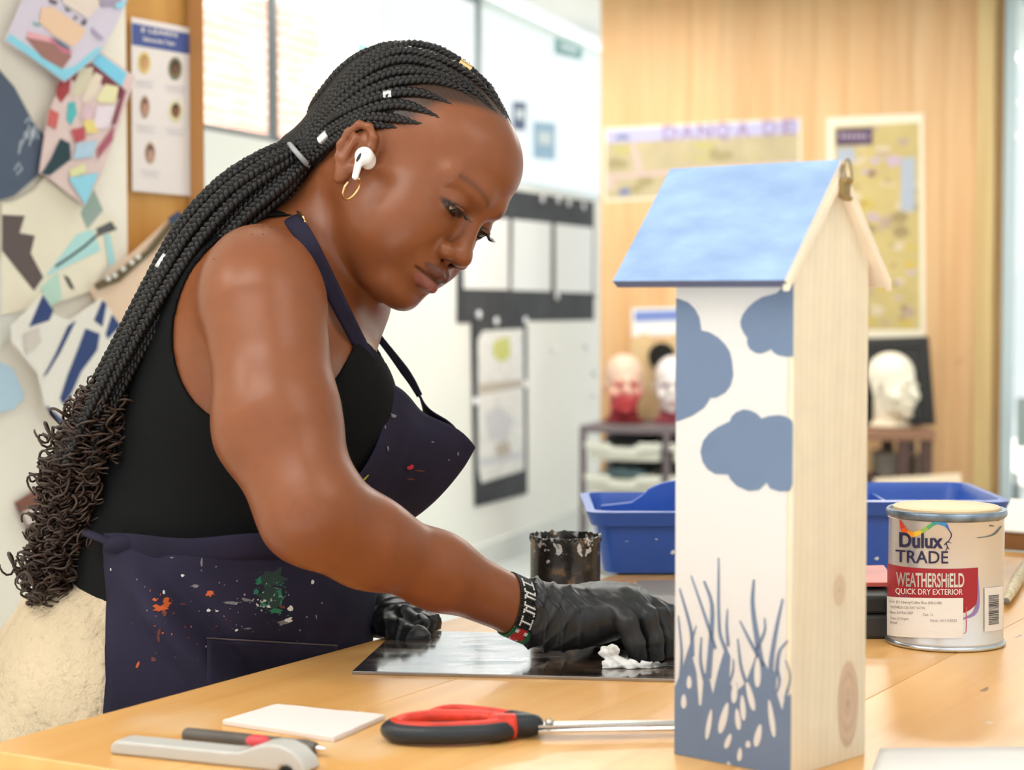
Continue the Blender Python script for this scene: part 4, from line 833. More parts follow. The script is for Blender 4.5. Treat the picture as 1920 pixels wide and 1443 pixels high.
for i in range(160):
    a = r.uniform(0, 6.283); m_.sphere(tc_ + V3(math.cos(a) * tr * .985, math.sin(a) * tr * .985, th_ + r.uniform(-.003, .0015)), r.uniform(.0006, .0015), 6, 4)
m_.mk('dried_ink_crust', M('ink_crust', (.018, .013, .009), .25), tin, smooth=True, kind='stuff')

# ------------------------------------------------------------------ paint can
CC = P(1772, 1212, 1.80); CC = V3(CC[0], CC[1], TZ); CR = RP(110, 1.80); CH = P(1772, 951, 1.80)[2] - TZ
can = empty('paint_can', CC, label='silver paint can with red label and white stickers on the workbench', cat='paint can')
tinm = M('can_steel', (.74, .74, .74), .30, metal=.6, noise=(4, .03)); rimm = M('can_rim', (.62, .66, .72), .22, metal=.9)
m_ = MB(); m_.lathe([(CR * .985, .004), (CR * .97, .0065), (CR * .97, CH - .007), (CR * .985, CH - .005)], CC, 96); m_.mk('can_body', tinm, can, smooth=True)
m_ = MB(); m_.lathe([(CR * .5, .0005), (CR * .95, .0), (CR * 1.01, .001), (CR * 1.015, .003), (CR * .985, .005)], CC, 96); m_.mk('bottom_rim', rimm, can, smooth=True)
m_ = MB(); m_.lathe([(CR * .975, CH - .008), (CR * 1.01, CH - .006), (CR * 1.02, CH - .0035), (CR * 1.01, CH - .001), (CR * .985, CH), (CR * .96, CH - .001), (CR * .95, CH - .004), (CR * .90, CH - .0045), (CR * .89, CH - .002)], CC, 96); m_.mk('top_rim', M('rim_dark_paint', (.20, .26, .34), .3, metal=.4, noise=(60, .5)), can, smooth=True)
m_ = MB(); m_.lathe([(CR * .90, CH - .004), (CR * .90, CH + .0012), (CR * .88, CH + .0020), (CR * .5, CH + .0016), (0, CH + .0016)], CC, 96); m_.mk('lid', M('lid_dried_paint', lin(238, 206, 160), .45, noise=(10, .06)), can, auto=40)
def CP(px, py, off=.0003):
    rr = CR * .97 + off; d = ray(px, py); a = d[0] ** 2 + d[1] ** 2; b = -2 * (d[0] * CC[0] + d[1] * CC[1]); c = CC[0] ** 2 + CC[1] ** 2 - rr ** 2
    D = b * b - 4 * a * c; t = (-b - math.sqrt(max(D, 0))) / (2 * a); return CAMP + d * t
def label_grid(name, fx0, fx1, fy0, fy1, mat, off, n=28, nv=8):
    """strip on the can between x fns and y fns of (u,v)"""
    m_ = MB(); m_.grid(lambda u, v: CP(fx0 + (fx1 - fx0) * u, (fy0(u) if callable(fy0) else fy0) * (1 - v) + (fy1(u) if callable(fy1) else fy1) * v, off), n, nv)
    return m_.mk(name, mat, can, smooth=True)
sag = lambda x: 16 * math.sqrt(max(0, 1 - ((x - 1772) / 111) ** 2)) - 16      # rim ellipse sag, 0 at centre
redl = M('label_red', lin(168, 40, 52), .4); navy = M('label_navy', lin(44, 40, 78), .4); stick = M('sticker_white', lin(240, 236, 230), .5); silv = M('label_silver', (.75, .73, .70), .3, metal=.6)
X0 = 1663.5
label_grid('red_band', X0, 1834, lambda u: 1066 + sag(X0 + (1834 - X0) * u) * .9, lambda u: 1150 + (-1) * max(0, (u - .78) / .22) ** 2.2 * 22, redl, .0003, 40)
def cpoly(name, pts, mat, off, sub=6):
    p = np.array(pts, float); out = []
    for i in range(len(p)):
        a, b = p[i], p[(i + 1) % len(p)]; k = max(1, int(np.linalg.norm(b - a) / 8))
        for j in range(k): out.append(a + (b - a) * j / k)
    return out
def cstroke(name, pts, wds, mats, off=.0006):
    c = spline(pts, 40); d = np.gradient(c, axis=0); d /= np.linalg.norm(d, axis=1)[:, None]; n = np.stack([-d[:, 1], d[:, 0]], 1); w_ = np.interp(np.linspace(0, 1, 40), np.linspace(0, 1, len(wds)), wds)[:, None] / 2
    a = c + n * w_; b = c - n * w_; m_ = MB(); v = [CP(x, y, off) for x, y in a] + [CP(x, y, off) for x, y in b]
    nm = len(mats); f = [(i, i + 1, 41 + i, 40 + i) for i in range(39)]; m_.add(v, f); m_.m = [min(nm - 1, int(i / 39 * nm)) for i in range(39)]; return m_.mk(name, mats, can, smooth=True)
cstroke('lilac_edge', [(1834, 1078), (1834, 1130), (1826, 1150), (1806, 1160)], [1, 4, 8, 3], [M('label_lilac', lin(150, 130, 190), .4)], .0004)
cstroke('rainbow_swoosh', [(1687, 975), (1697, 996), (1716, 1001), (1738, 990), (1756, 979), (1772, 983), (1780, 994)], [2, 12, 10, 7, 7, 9, 2], [M('sw%d' % k, lin(*c), .4) for k, c in enumerate([(216, 60, 44), (226, 96, 40), (236, 150, 50), (236, 196, 60), (150, 190, 80), (90, 176, 110), (60, 160, 180), (60, 140, 206), (50, 110, 190)])])
cstroke('logo_figure', [(1778, 992), (1784, 1002), (1780, 1012), (1772, 1020)], [1.5, 2.5, 1.5, 3], [navy])
cstroke('logo_figure', [(1770, 1022), (1776, 1016), (1784, 1018)], [1.5, 2, 1], [navy]); cstroke('logo_figure', [(1774, 1018), (1776, 1026), (1772, 1034)], [2, 2, 1], [navy]); cstroke('logo_figure', [(1776, 1024), (1780, 1030)], [2, 1], [navy])
def can_text(t, x0, x1, ytop, ybot, mat, bold=.02, off=.0008, slope_=0, fwt=1.):
    v, f = text_mesh(t, 1.0, bold, res=4); mn = v.min(0); mx = v.max(0); up_ = v[:, 1].max()
    base = 0 if True else mn[1]; kx = (x1 - x0) / (mx[0] - mn[0]); ky = (ybot - ytop) / (up_ - base)
    pts = []
    for a, b in v:
        x = x0 + (a - mn[0]) * kx; y = ybot - (b - base) * ky + sag(x) * slope_; pts.append(CP(x, y, off))
    nm = 'label_lettering'; return mk(nm, pts, f, mat, can)
can_text('Dulux', 1686, 1768, 1000, 1027, navy, .028, slope_=.5); can_text('TRADE', 1679, 1778, 1033, 1056, navy, .006, slope_=.45)
can_text('WEATHERSHiELD', 1680, 1808, 1074, 1100, silv, .022, slope_=.35); can_text('QUICK DRY EXTERIOR', 1679, 1805, 1104, 1114.5, stick, .004, slope_=.3)
can_text('SATIN', 1679, 1706, 1117, 1126, M('label_violet', lin(150, 96, 140), .4), .0, slope_=.3)
label_grid('white_sticker', X0 - .5, 1806, lambda u: 1121 + sag(X0 + (1806 - X0) * u) * .3, lambda u: 1196 + sag(X0 + (1806 - X0) * u) * .5, stick, .0010, 30)
gtx = M('sticker_print', lin(150, 142, 142), .6)
for (t, x0, x1, y) in (('Col: JP1 Liberty/Coffee Blue (REL21BB)', 1668, 1766, 1132), ('WSHIELD QD EXT SATIN', 1669, 1734, 1142), ('Base: EXTRA DEEP', 1669, 1712, 1152), ('Can: 1L', 1730, 1750, 1154), ('Tinter: CC Kington', 1669, 1703, 1163), ('Date: 10/11/2023', 1744, 1794, 1165), ('Retail', 1669, 1682, 1171)): can_text(t, x0, x1, y - 4.5, y, gtx, 0, .0014, .3)
cstroke('sticker_frame', [(1812, 1138), (1812, 1180), (1810, 1186), (1804, 1188)], [1.5, 1.5, 1.5, 1], [M('label_pink', lin(206, 110, 120), .4)], .0006)
label_grid('barcode_sticker', 1846, 1880.5, lambda u: 1104 + sag(1846 + 34 * u) * .5, lambda u: 1186 + sag(1846 + 34 * u) * .55, stick, .0010, 14)
m_ = MB(); r = np.random.default_rng(2); y = 1119
while y < 1173:
    hgt = r.choice([.8, 1.2, 1.8]); m_.grid(lambda u, v: CP(1854 + 19 * u, y + hgt * v + sag(1854 + 19 * u) * .5, .0014), 8, 2); y += hgt + r.choice([1.0, 1.5])
m_.mk('barcode', M('print_black', (.03, .03, .03), .6), can)
label_grid('small_label', X0 + 1, 1681, lambda u: 966 + sag(X0 + 17 * u) * .8, lambda u: 978 + sag(X0 + 17 * u) * .8, stick, .0006, 8, 3)
dk = M('paint_smear', (.12, .15, .17), .35)
cstroke('paint_smear', [(1832, 1008), (1850, 1006), (1866, 1000), (1878, 986)], [1, 1.5, 3, 2], [dk]); cstroke('paint_smear', [(1848, 974), (1858, 968), (1872, 972), (1880, 966)], [2, 12, 9, 3], [dk]); cstroke('paint_smear', [(1790, 966), (1802, 968), (1814, 966)], [3, 6, 2], [M('paint_smear_tan', (.42, .36, .28), .4)]); cstroke('paint_smear', [(1856, 985), (1864, 986)], [3, 2], [dk])

# ------------------------------------------------------------------ blue caddies
def caddy(px0, px1, py_b, py_rim, lab, yawd, hump=True, dep=.19, Yf=None):
    A = G(px0 + 28, py_b, TZ); B = G(px1 - 28, py_b, TZ)
    if Yf: A = P(px0 + 28, 700, Yf); B = P(px1 - 28, 700, Yf); A[2] = B[2] = TZ
    else: B = V3(A[0] + (px1 - px0 - 56) / FPX * A[1], A[1], TZ)
    ux = nrm(B - A); uy = V3(-ux[1], ux[0], 0); w_ = np.linalg.norm(B - A); H_ = (P(px0, py_rim, A[1])[2] - TZ); c = (A + B) / 2 + uy * dep / 2; c[2] = TZ
    o = empty('tool_caddy', c, label=lab, cat='caddy'); bl = M('blue_caddy_plastic', lin(52, 96, 190), .32, noise=(20, .08))
    def ring(hw, hd, z, n=6, r_=.02):
        pts = []
        for (sx, sy, a0) in ((1, 1, 0), (-1, 1, 90), (-1, -1, 180), (1, -1, 270)):
            for k in range(n):
                a = math.radians(a0 + 90 * k / (n - 1)); pts.append(c + ux * (sx * (hw - r_) + r_ * math.cos(a)) + uy * (sy * (hd - r_) + r_ * math.sin(a)) + Z * z)
        return pts
    hw, hd = w_ / 2, dep / 2; m_ = MB(); fl = .013
    L = [ring(hw - .004, hd - .004, 0), ring(hw, hd, .003), ring(hw + fl * .7, hd + fl * .7, H_ - .016), ring(hw + fl * .7 + .006, hd + fl * .7 + .006, H_ - .016), ring(hw + fl + .008, hd + fl + .008, H_), ring(hw + fl - .002, hd + fl - .002, H_ + .001), ring(hw + fl * .8 - .004, hd + fl * .8 - .004, H_ - .01), ring(hw - .003, hd - .003, .004)]
    v = np.vstack(L); n = len(L[0]); f = [tuple(range(n))[::-1]]
    for i in range(len(L) - 1):
        for j in range(n): j2 = (j + 1) % n; f.append((i * n + j, i * n + j2, (i + 1) * n + j2, (i + 1) * n + j))
    f.append(tuple((len(L) - 1) * n + j for j in range(n))); mk('tray_shell', v, f, bl, o, auto=35)
    m_ = MB(); m_.box(c + Z * (H_ * .45), (.003, dep * .98, H_ * .85), (ux, uy, Z)); m_.mk('divider', bl, o)
    if hump:
        # central handle wall with a rounded hump and a finger hole
        pr = [(-hw, .01), (hw, .01), (hw, H_ - .004)] + [(hw * .62, H_ + .0)] + [(hw * .5 - hw * 1.0 * t, H_ + .026 * math.sin(math.pi * t) ** .4) for t in np.linspace(.02, .98, 14)] + [(-hw * .62, H_), (-hw, H_ - .004)]
        m_ = MB(); m_.prism([c + ux * a + Z * b - uy * .003 for a, b in pr], uy * .006); bevel(m_.mk('handle_wall', bl, o), .0015)
    m_ = MB(); r = np.random.default_rng(int(px0))
    for k in range(12):
        a = r.uniform(-hw, hw); zz = r.uniform(.02, H_); q = c - uy * (hd + fl * .7 * zz / H_ + .0008) + ux * a + Z * zz
        if zz > H_ - .018: q = q - uy * .0075
        s_ = r.uniform(.001, .0035); m_.prism([q + ux * s_ * math.cos(t) * r.uniform(.5, 1.5) + Z * s_ * math.sin(t) * r.uniform(.4, 1.4) for t in np.arange(7) / 7 * 6.283], -uy * .0003)
    m_.mk('paint_splash', M('white_splash', (.75, .78, .8), .5), o, kind='stuff')
    return o
c1 = caddy(1105, 1478, 1078, 957, 'blue plastic tool caddy left of the nesting box with central handle', 0)
c2 = caddy(1500, 1888, 1092, 937, 'blue plastic tool caddy standing behind the silver paint can', 0, hump=False, Yf=2.20)

# ------------------------------------------------------------------ other bench things
m_ = MB(); g = [G(1180, 1162, TZ), G(1330, 1162, TZ), G(1330, 1112, TZ), G(1195, 1112, TZ)]
slab = empty('ink_slab', g[0], label='grey topped black slab lying beyond the gloved hand', cat='slab')
m_.prism(g, Z * .012); bevel(m_.mk('slab_body', M('slab_black', (.015, .014, .013), .4), slab), .001); m_ = MB(); c = sum(g) / 4; m_.prism([c + (p - c) * .985 + Z * .0122 for p in g], Z * .002); m_.mk('slab_surface', M('slab_grey', lin(122, 112, 104), .35, noise=(20, .1)), slab)
m_ = MB(); m_.prism([G(1160, 1112, TZ), G(1300, 1118, TZ), G(1300, 1098, TZ), G(1165, 1096, TZ)], Z * .002); m_.mk('paper_sheet', M('sheet_white', lin(240, 234, 226), .6), label='thin white sheet lying between the slab and the blue caddy', cat='paper')
bb = [G(1560, 1198, TZ), G(1668, 1198, TZ), G(1672, 1150, TZ), G(1565, 1150, TZ)]
ib = empty('ink_roller_box', bb[0], label='black ridged box half hidden between the nesting box and paint can', cat='box')
hk = P(1640, 1108, bb[0][1] + .03)[2] - TZ; m_ = MB(); m_.prism(bb, Z * hk * .55); bevel(m_.mk('box_base', M('box_black', (.03, .028, .026), .4), ib), .003); m_ = MB(); c = sum(bb) / 4; m_.prism([c + (p - c) * .93 + Z * hk * .56 for p in bb], Z * hk * .42); bevel(m_.mk('box_lid', M('box_black_matt', (.02, .018, .016), .6), ib), .003)
mg = TZ + hk + .002; m_ = MB(); m_.prism([c + V3(-.05, -.03, 0) + Z * (mg - TZ), c + V3(.028, -.028, 0) + Z * (mg - TZ), c + V3(.03, .05, 0) + Z * (mg - TZ + .006), c + V3(-.05, .05, 0) + Z * (mg - TZ + .004)], Z * .004)
bevel(m_.mk('magazine', M('magazine_cover', lin(206, 96, 84), .4, noise=(12, .3)), label='red covered magazine resting on the black box by the can', cat='magazine'), .0005)
cbx = [P(1874, 1050, 2.46), P(2040, 1060, 2.40), P(2080, 1050, 2.60), P(1896, 1045, 2.66)]
for p in cbx: p[2] = TZ
cbo = empty('cardboard_box', sum(cbx) / 4, label='white-topped shallow cardboard tray at the far right edge', cat='box'); m_ = MB(); m_.prism(cbx, Z * .022); bevel(m_.mk('box_base', M('cardboard', lin(160, 112, 66), .7), cbo), .002)
c = sum(cbx) / 4; m_ = MB(); m_.prism([c + (p - c) * 1.03 + Z * .0225 + Z * (.018 if k > 1 else 0) for k, p in enumerate(cbx)], Z * .0025); m_.mk('paper_top', M('sheet_white', (1, 1, 1)), cbo)
# paint brush at right
a, b = G(1886, 1140, TZ), G(1924, 1066, TZ); ax_ = nrm(b - a); br = empty('paint_brush', a, label='slim paint-spattered wooden brush handle right of the paint can', cat='brush')
L_ = np.linalg.norm(b - a) * 1.1; prof = [0, .1, .25, .5, .8, 1]; rr = [.0035, .005, .0062, .007, .005, .0045]; m_ = MB(); tpt = np.linspace(0, 1, 24); m_.tube([a + Z * .007 + ax_ * L_ * t for t in tpt], np.interp(tpt, prof, rr), 12); m_.mk('handle', M('spattered_handle', lin(214, 196, 160), .6, noise=(160, .35)), br, smooth=True)
m_ = MB(); m_.sphere(a + Z * .007, .0039, 10, 8); m_.mk('handle_tip', M('brush_tip', lin(120, 116, 108), .5), br, smooth=True)
m_ = MB(); m_.tube([a + Z * .007 + ax_ * L_ * t for t in (1, 1.12)], .0052, 12); m_.mk('ferrule', brass, br, smooth=True)
m_ = MB(); m_.tube([a + Z * .007 + ax_ * L_ * t for t in (1.12, 1.2, 1.28)], [.0055, .007, .002], 12); m_.mk('bristles', M('bristle', (.2, .14, .08), .9), br, smooth=True)
# white sheet lower right
m_ = MB(); m_.grid(lambda u, v: (lambda p: p + Z * (.0008 + .003 * (1 - v) ** 6 + .002 * max(0, (u - .0)) * 0))(G(1650 - 60 * (1 - v) + (380) * u, 1400 + 4 * (1 - u) + 150 * (1 - v), TZ)), 20, 14); o = m_.mk('drawing_paper', M('sheet_white2', lin(228, 224, 220), .6), smooth=True, label='white drawing paper at the lower right corner of the bench', cat='paper'); s_ = o.modifiers.new('t', 'SOLIDIFY'); s_.thickness = .0006
# foam tile
tp = [G(*a, TZ) for a in ((417, 1357), (452, 1340), (520, 1328), (600, 1334), (722, 1352), (680, 1372), (628, 1392), (540, 1378))]
tp2 = spline([tp[0], tp[0] * .3 + tp[2] * .7, tp[2]], 6); r = np.random.default_rng(4)
cor = [G(417, 1359, TZ), G(520, 1328, TZ), G(722, 1349, TZ), G(626, 1392, TZ)]; pts = []
for i in range(4):
    for k in range(9):
        p = cor[i] * (1 - k / 9) + cor[(i + 1) % 4] * (k / 9); pts.append(p + V3(r.normal(), r.normal(), 0) * (.0012 if i == 1 else .0003))
m_ = MB(); m_.prism(pts, Z * .0042); bevel(m_.mk('foam_tile', M('white_foam', lin(234, 226, 222), .7, bump=(40, .2)), label='small white foam printing tile on the bench near the scissors', cat='tile'), .0008)

# scissors
sci = empty('scissors', G(860, 1380, TZ), label='black and red handled scissors lying open toward the nesting box', cat='scissors'); blackr = M('black_rubber', (.022, .026, .032), .4); redr = M('red_rubber', lin(222, 62, 44), .42, noise=(70, .25)); 
def TG(x, y, h): return G(x, y, TZ) + Z * h
n1 = [(731, 1388), (752, 1378), (800, 1371), (870, 1370), (925, 1374), (958, 1384), (930, 1392), (870, 1397), (790, 1398), (745, 1394)]
n2 = [(803, 1360), (820, 1353), (850, 1350), (900, 1353), (955, 1361), (995, 1371), (960, 1370), (900, 1365), (830, 1362)]
loop_tube([TG(x, y, .0078) for x, y in n1], .0070, 12, n=60).mk('handle_loop', blackr, sci, smooth=True); loop_tube([TG(x, y, .0118) + nrm(TG(850, 1383, 0) - TG(x, y, 0)) * .0035 * V3(1, 1, 0) for x, y in n1], .0048, 10, n=60).mk('grip_inlay', redr, sci, smooth=True)
loop_tube([TG(x, y, .0062) for x, y in n2], .0048, 12, n=60).mk('handle_loop', blackr, sci, smooth=True); loop_tube([TG(x, y, .0092) + nrm(TG(895, 1361, 0) - TG(x, y, 0)) * .003 * V3(1, 1, 0) for x, y in n2], .0036, 10, n=60).mk('grip_inlay', redr, sci, smooth=True)
m_ = MB(); m_.tube(spline([TG(948, 1383, .009), TG(975, 1383, .0095), TG(1000, 1382, .009), TG(1016, 1381, .007)], 12), [.0085, .0088, .0088, .0086, .0085, .0085, .0084, .0083, .008, .0075, .0062, .004], 14); m_.mk('shank', blackr, sci, smooth=True)
m_ = MB(); m_.tube(spline([TG(916, 1386, .009), TG(940, 1386, .0095), TG(966, 1385, .0095)], 8), [.0086, .0092, .0094, .0095, .0095, .0095, .0094, .009], 14); m_.mk('red_collar', redr, sci, smooth=True)
m_ = MB(); m_.tube(spline([TG(950, 1362, .007), TG(985, 1370, .008), TG(1008, 1378, .007)], 8), [.005, .006, .006, .006, .006, .006, .005, .004], 12); m_.mk('shank', blackr, sci, smooth=True)
steelb = M('blade_steel', (.62, .60, .58), .22, metal=1)
for k, (y0, hh_) in enumerate(((1386, .006), (1383, .0085))):
    a, b = TG(1008, y0, 0), TG(1330, 1381 - k * 3, 0); ax_ = nrm(b - a); pe = V3(-ax_[1], ax_[0], 0); L_ = .135
    m_ = MB(); m_.prism([a + pe * -.006 + Z * hh_, a + ax_ * L_ + pe * (.001) + Z * hh_ * .7, a + ax_ * L_ * .8 + pe * .006 + Z * hh_, a + pe * .008 + Z * hh_], Z * .0018); bevel(m_.mk('blade', steelb, sci), .0003)
m_ = MB(); m_.lathe([(0, .0105), (.003, .0105), (.0035, .012), (.002, .0135), (0, .0135)], TG(1030, 1383, 0), 16); m_.mk('pivot_screw', steelb, sci, smooth=True)

# lino cutter (dark cylinder) and grey clamp-like handle
lc = empty('lino_cutter', G(460, 1400, TZ), label='dark grey cylindrical lino cutter handle with a steel tip', cat='cutter')
a, b = G(346, 1391, TZ), G(592, 1417, TZ); ax_ = nrm(b - a); L_ = np.linalg.norm(b - a); rr = .0054
m_ = MB(); tpt = [0, .01, .03, .3, .6, .85, .9, .93, 1]; m_.tube([a + Z * rr + ax_ * L_ * t for t in tpt], [rr * .7, rr * .9, rr, rr, rr, rr, rr * 1.05, rr * 1.05, rr * .8], 20); m_.mk('handle', M('worn_black_handle', lin(92, 86, 80), .5, noise=(30, .25)), lc, auto=40)
m_ = MB(); m_.tube([a + Z * rr + ax_ * L_ * t for t in (1, 1.01, 1.05, 1.08)], [.0022, .0024, .0022, .0008], 12); m_.mk('steel_tip', M('bright_steel', (.9, .9, .9), .2, metal=1), lc, smooth=True)
gh = empty('grey_tool', G(400, 1430, TZ), label='pale grey plastic tool with curved head and red button', cat='tool'); greyp = M('pale_grey_plastic', lin(196, 194, 188), .4)
a, b = G(206, 1414, TZ), G(566, 1452, TZ); ax_ = nrm(b - a); L_ = np.linalg.norm(b - a); pe = V3(-ax_[1], ax_[0], 0)
prof = [(0, .0), (0, .006), (.03, .0095), (.2, .0098), (.6, .0098), (.68, .0105), (.73, .0135), (.78, .0165), (.83, .018), (.89, .0178), (.95, .0145), (1.0, .008), (1.02, .001), (.96, 0), (.93, .004), (.89, .004), (.88, 0)]
m_ = MB(); m_.prism([a + ax_ * L_ * x + Z * (z + .0003) for x, z in prof], pe * .022); bevel(m_.mk('tool_body', greyp, gh, auto=35), .0018, 3)
m_ = MB(); m_.box(a + ax_ * L_ * .93 + Z * .0022 - pe * .0005, (.006, .004, .004), (ax_, pe, Z)); m_.mk('slot', M('slot_black', (.01, .01, .01), .8), gh)
m_ = MB(); m_.sphere(a + ax_ * L_ * .72 + Z * .0155 + pe * .016, (.0095, .0055, .0045), 16, 10, ax=(ax_, pe, Z)); m_.mk('red_button', M('red_button', lin(220, 70, 76), .4), gh, smooth=True)
# ================================================================== THE PERSON
HP = math.radians(40); HF = math.radians(30)
f0_ = V3(math.cos(HP), 0, -math.sin(HP)); u0_ = V3(math.sin(HP), 0, math.cos(HP)); l0_ = V3(0, 1, 0)
hf = f0_ * math.cos(HF) - l0_ * math.sin(HF); hl = l0_ * math.cos(HF) + f0_ * math.sin(HF)
HA = np.array([hf, -hl, u0_]); HO = P(737, 348, 1.83)
def hloc(v): return (v - HO) @ HA.T * 1000
def HW(f, s, u): return HO + (HA[0] * f + HA[1] * s + HA[2] * u) * .001
CHF = Field()                                              # torso used for body and clothes
def pc(F, a, b, ra, rb, k=.02, op='u', flat=None): F.cap(P(*a), P(*b), RP(ra, a[2]), RP(rb, b[2]), k, op, flat)
tor = Field(); lean = math.radians(14)
TR = np.array([[math.cos(lean), 0, -math.sin(lean)], [0, 1, 0], [math.sin(lean), 0, math.cos(lean)]])
def te_(F, p, r, k=.03, R=TR, op='u'): F.ell(P(*p), r, R, k, op)
te_(tor, (470, 705, 1.86), (.112, .140, .140)); te_(tor, (405, 930, 1.86), (.112, .128, .150), .05); te_(tor, (400, 1090, 1.86), (.128, .150, .13), .05)
te_(tor, (470, 578, 1.87), (.074, .135, .085), .04); te_(tor, (618, 782, 1.795), (.058, .062, .072), .03); te_(tor, (625, 782, 1.93), (.058, .062, .072), .03)
te_(tor, (545, 590, 1.86), (.062, .110, .075), .05)
pc(tor, (585, 462, 1.85), (478, 496, 1.73), 50, 42, .03); pc(tor, (600, 455, 1.88), (560, 520, 1.98), 55, 42, .03)
pelv = Field(); te_(pelv, (238, 1325, 1.87), (.138, .165, .142), .05, np.eye(3)); te_(pelv, (400, 1180, 1.86), (.125, .150, .12), .08)
body = Field(); body.p = list(tor.p)
# neck
body.cap(HW(-22, 0, -25), P(592, 490, 1.86), .051, .060, .03); body.cap(HW(-30, -22, -20), P(560, 480, 1.84), .03, .035, .02)
body.cap(HW(8, 0, -62), P(655, 560, 1.87), .033, .036, .03)
# near arm
SH, EL, WR = (490, 545, 1.69), (568, 975, 1.585), (978, 1141, 1.70)
te_(body, (488, 545, 1.70), (.050, .053, .052), .05)
pc(body, (496, 585, 1.68), (521, 800, 1.63), 116, 108, .02); pc(body, (521, 800, 1.63), (584, 958, 1.59), 108, 78, .03)
pc(body, (584, 962, 1.59), (690, 1016, 1.62), 78, 80, .045); pc(body, (690, 1016, 1.62), (820, 1070, 1.66), 80, 66, .02); pc(body, (820, 1070, 1.66), (975, 1141, 1.70), 66, 52, .02)
# far arm
te_(body, (575, 545, 1.995), (.052, .052, .056), .03); pc(body, (575, 560, 2.0), (610, 960, 2.02), 84, 66, .02); pc(body, (610, 960, 2.02), (700, 1160, 1.87), 66, 42, .02)
# hands (shared by skin and gloves)
def hand_field(F, k_, dr):
    r = lambda v: v - dr
    ax = [nrm(P(1190, 1120, 1.72) - P(1000, 1150, 1.70))]; ay = nrm(np.cross(Z, ax[0])); ax += [ay, np.cross(ax[0], ay)]
    if k_ == 0:
        pc(F, (975, 1143, 1.70), (1030, 1156, 1.705), r(52), r(54), .01)
        F.ell(P(1085, 1156, 1.715), (.046 - dr / 2100, .038 - dr / 2100, .026 - dr / 2100), np.array(ax), .015)
        F.ell(P(1150, 1140, 1.717), (.034 - dr / 2100, .040 - dr / 2100, .021 - dr / 2100), np.array(ax), .015)
        ch = [[(1150, 1140, 1.688), (1176, 1168, 1.675), (1190, 1205, 1.672), (1196, 1232, 1.678)], [(1172, 1122, 1.703), (1212, 1158, 1.690), (1224, 1200, 1.688), (1226, 1230, 1.692)], [(1184, 1116, 1.722), (1234, 1150, 1.712), (1247, 1196, 1.708), (1250, 1226, 1.710)], [(1182, 1120, 1.742), (1250, 1152, 1.738), (1270, 1192, 1.732), (1274, 1220, 1.732)]]
        rr = [(21, 20, 18, 16), (22, 21, 19, 17), (22, 21, 19, 17), (21, 20, 18, 16)]
        th = [(1060, 1165, 1.745), (1130, 1190, 1.765), (1190, 1205, 1.765), (1222, 1222, 1.755)]
    else:
        pc(F, (690, 1150, 1.875), (730, 1162, 1.86), r(42), r(40), .01)
        F.ell(P(742, 1166, 1.858), (.030 - dr / 2100, .036 - dr / 2100, .018 - dr / 2100), None, .012)
        ch = [[(758, 1156, 1.835), (784, 1172, 1.825), (776, 1192, 1.828), (756, 1192, 1.836)], [(764, 1152, 1.855), (798, 1168, 1.845), (792, 1186, 1.848), (768, 1186, 1.852)], [(766, 1152, 1.875), (806, 1166, 1.868), (802, 1182, 1.868), (778, 1182, 1.872)], [(764, 1154, 1.892), (800, 1168, 1.888), (796, 1180, 1.886), (774, 1180, 1.888)]]
        rr = [(18, 17, 16, 14)] * 4
        th = [(722, 1168, 1.835), (745, 1185, 1.815), (772, 1192, 1.805), (790, 1192, 1.805)]
    for c, q in zip(ch, rr):
        for i in range(3): pc(F, c[i], c[i + 1], r(q[i]), r(q[i + 1]), .0025)
    for i in range(3): pc(F, th[i], th[i + 1], r((22, 20, 18, 15)[i]), r((22, 20, 18, 15)[i + 1]), .004)
for k_ in (0, 1): hand_field(body, k_, 4)
# head
T, E, C = headprims(body, HO, HA)
E((-14, 0, 46), (96, 73, 82), 12); E((38, 0, 62), (59, 57, 50), 16); E((40, 0, 4), (50, 60, 56), 18)
E((42, 0, -40), (44, 52, 35), 16); E((80, 0, -70), (15, 19, 13), 14)
for q in (-1, 1):
    C((4, q * 48, -20), (66, q * 20, -66), 20, 18, 24); E((58, q * 34, -20), (31, 28, 36), 22)
C((86, -14, 39), (86, 14, 39), 9, 9, 18)
for q in (-1, 1): C((86, q * 16, 41), (72, q * 42, 40), 9, 8, 18)
E((82, 0, -38), (21, 28, 24), 12)
for q in (-1, 1): E((103, q * 29, 23), (13, 14, 9), 14, 's')
C((90, 0, 29), (101, 0, -4), 7, 9, 9); E((105, 0, -10), (11, 12, 9.5), 8)
for q in (-1, 1): E((98, q * 14.5, -14), (10, 8.5, 8), 5)
EYE = {1: T(78.5, 29, 22), -1: T(78.5, -29, 22)}
for q in (-1, 1):
    E((78.5, q * 29, 22), (14.4, 14.4, 14.0), 4)
    c, s_ = math.cos(math.radians(8 * q)), math.sin(math.radians(8 * q)); R = np.array([[1, 0, 0], [0, c, s_], [0, -s_, c]])
    E((94, q * 29, 17.4), (10.5, 12.8, 4.2), 1.6, 's', R)
    C((92.0, q * 19, 20.8), (94.4, q * 30, 22.6), 1.3, 1.5, 1.8); C((94.4, q * 30, 22.6), (89, q * 42, 20.8), 1.5, 1.2, 1.8)
    C((94, q * 7.5, -22), (97, q * 8, -13), 3.6, 3.0, 2, 's')
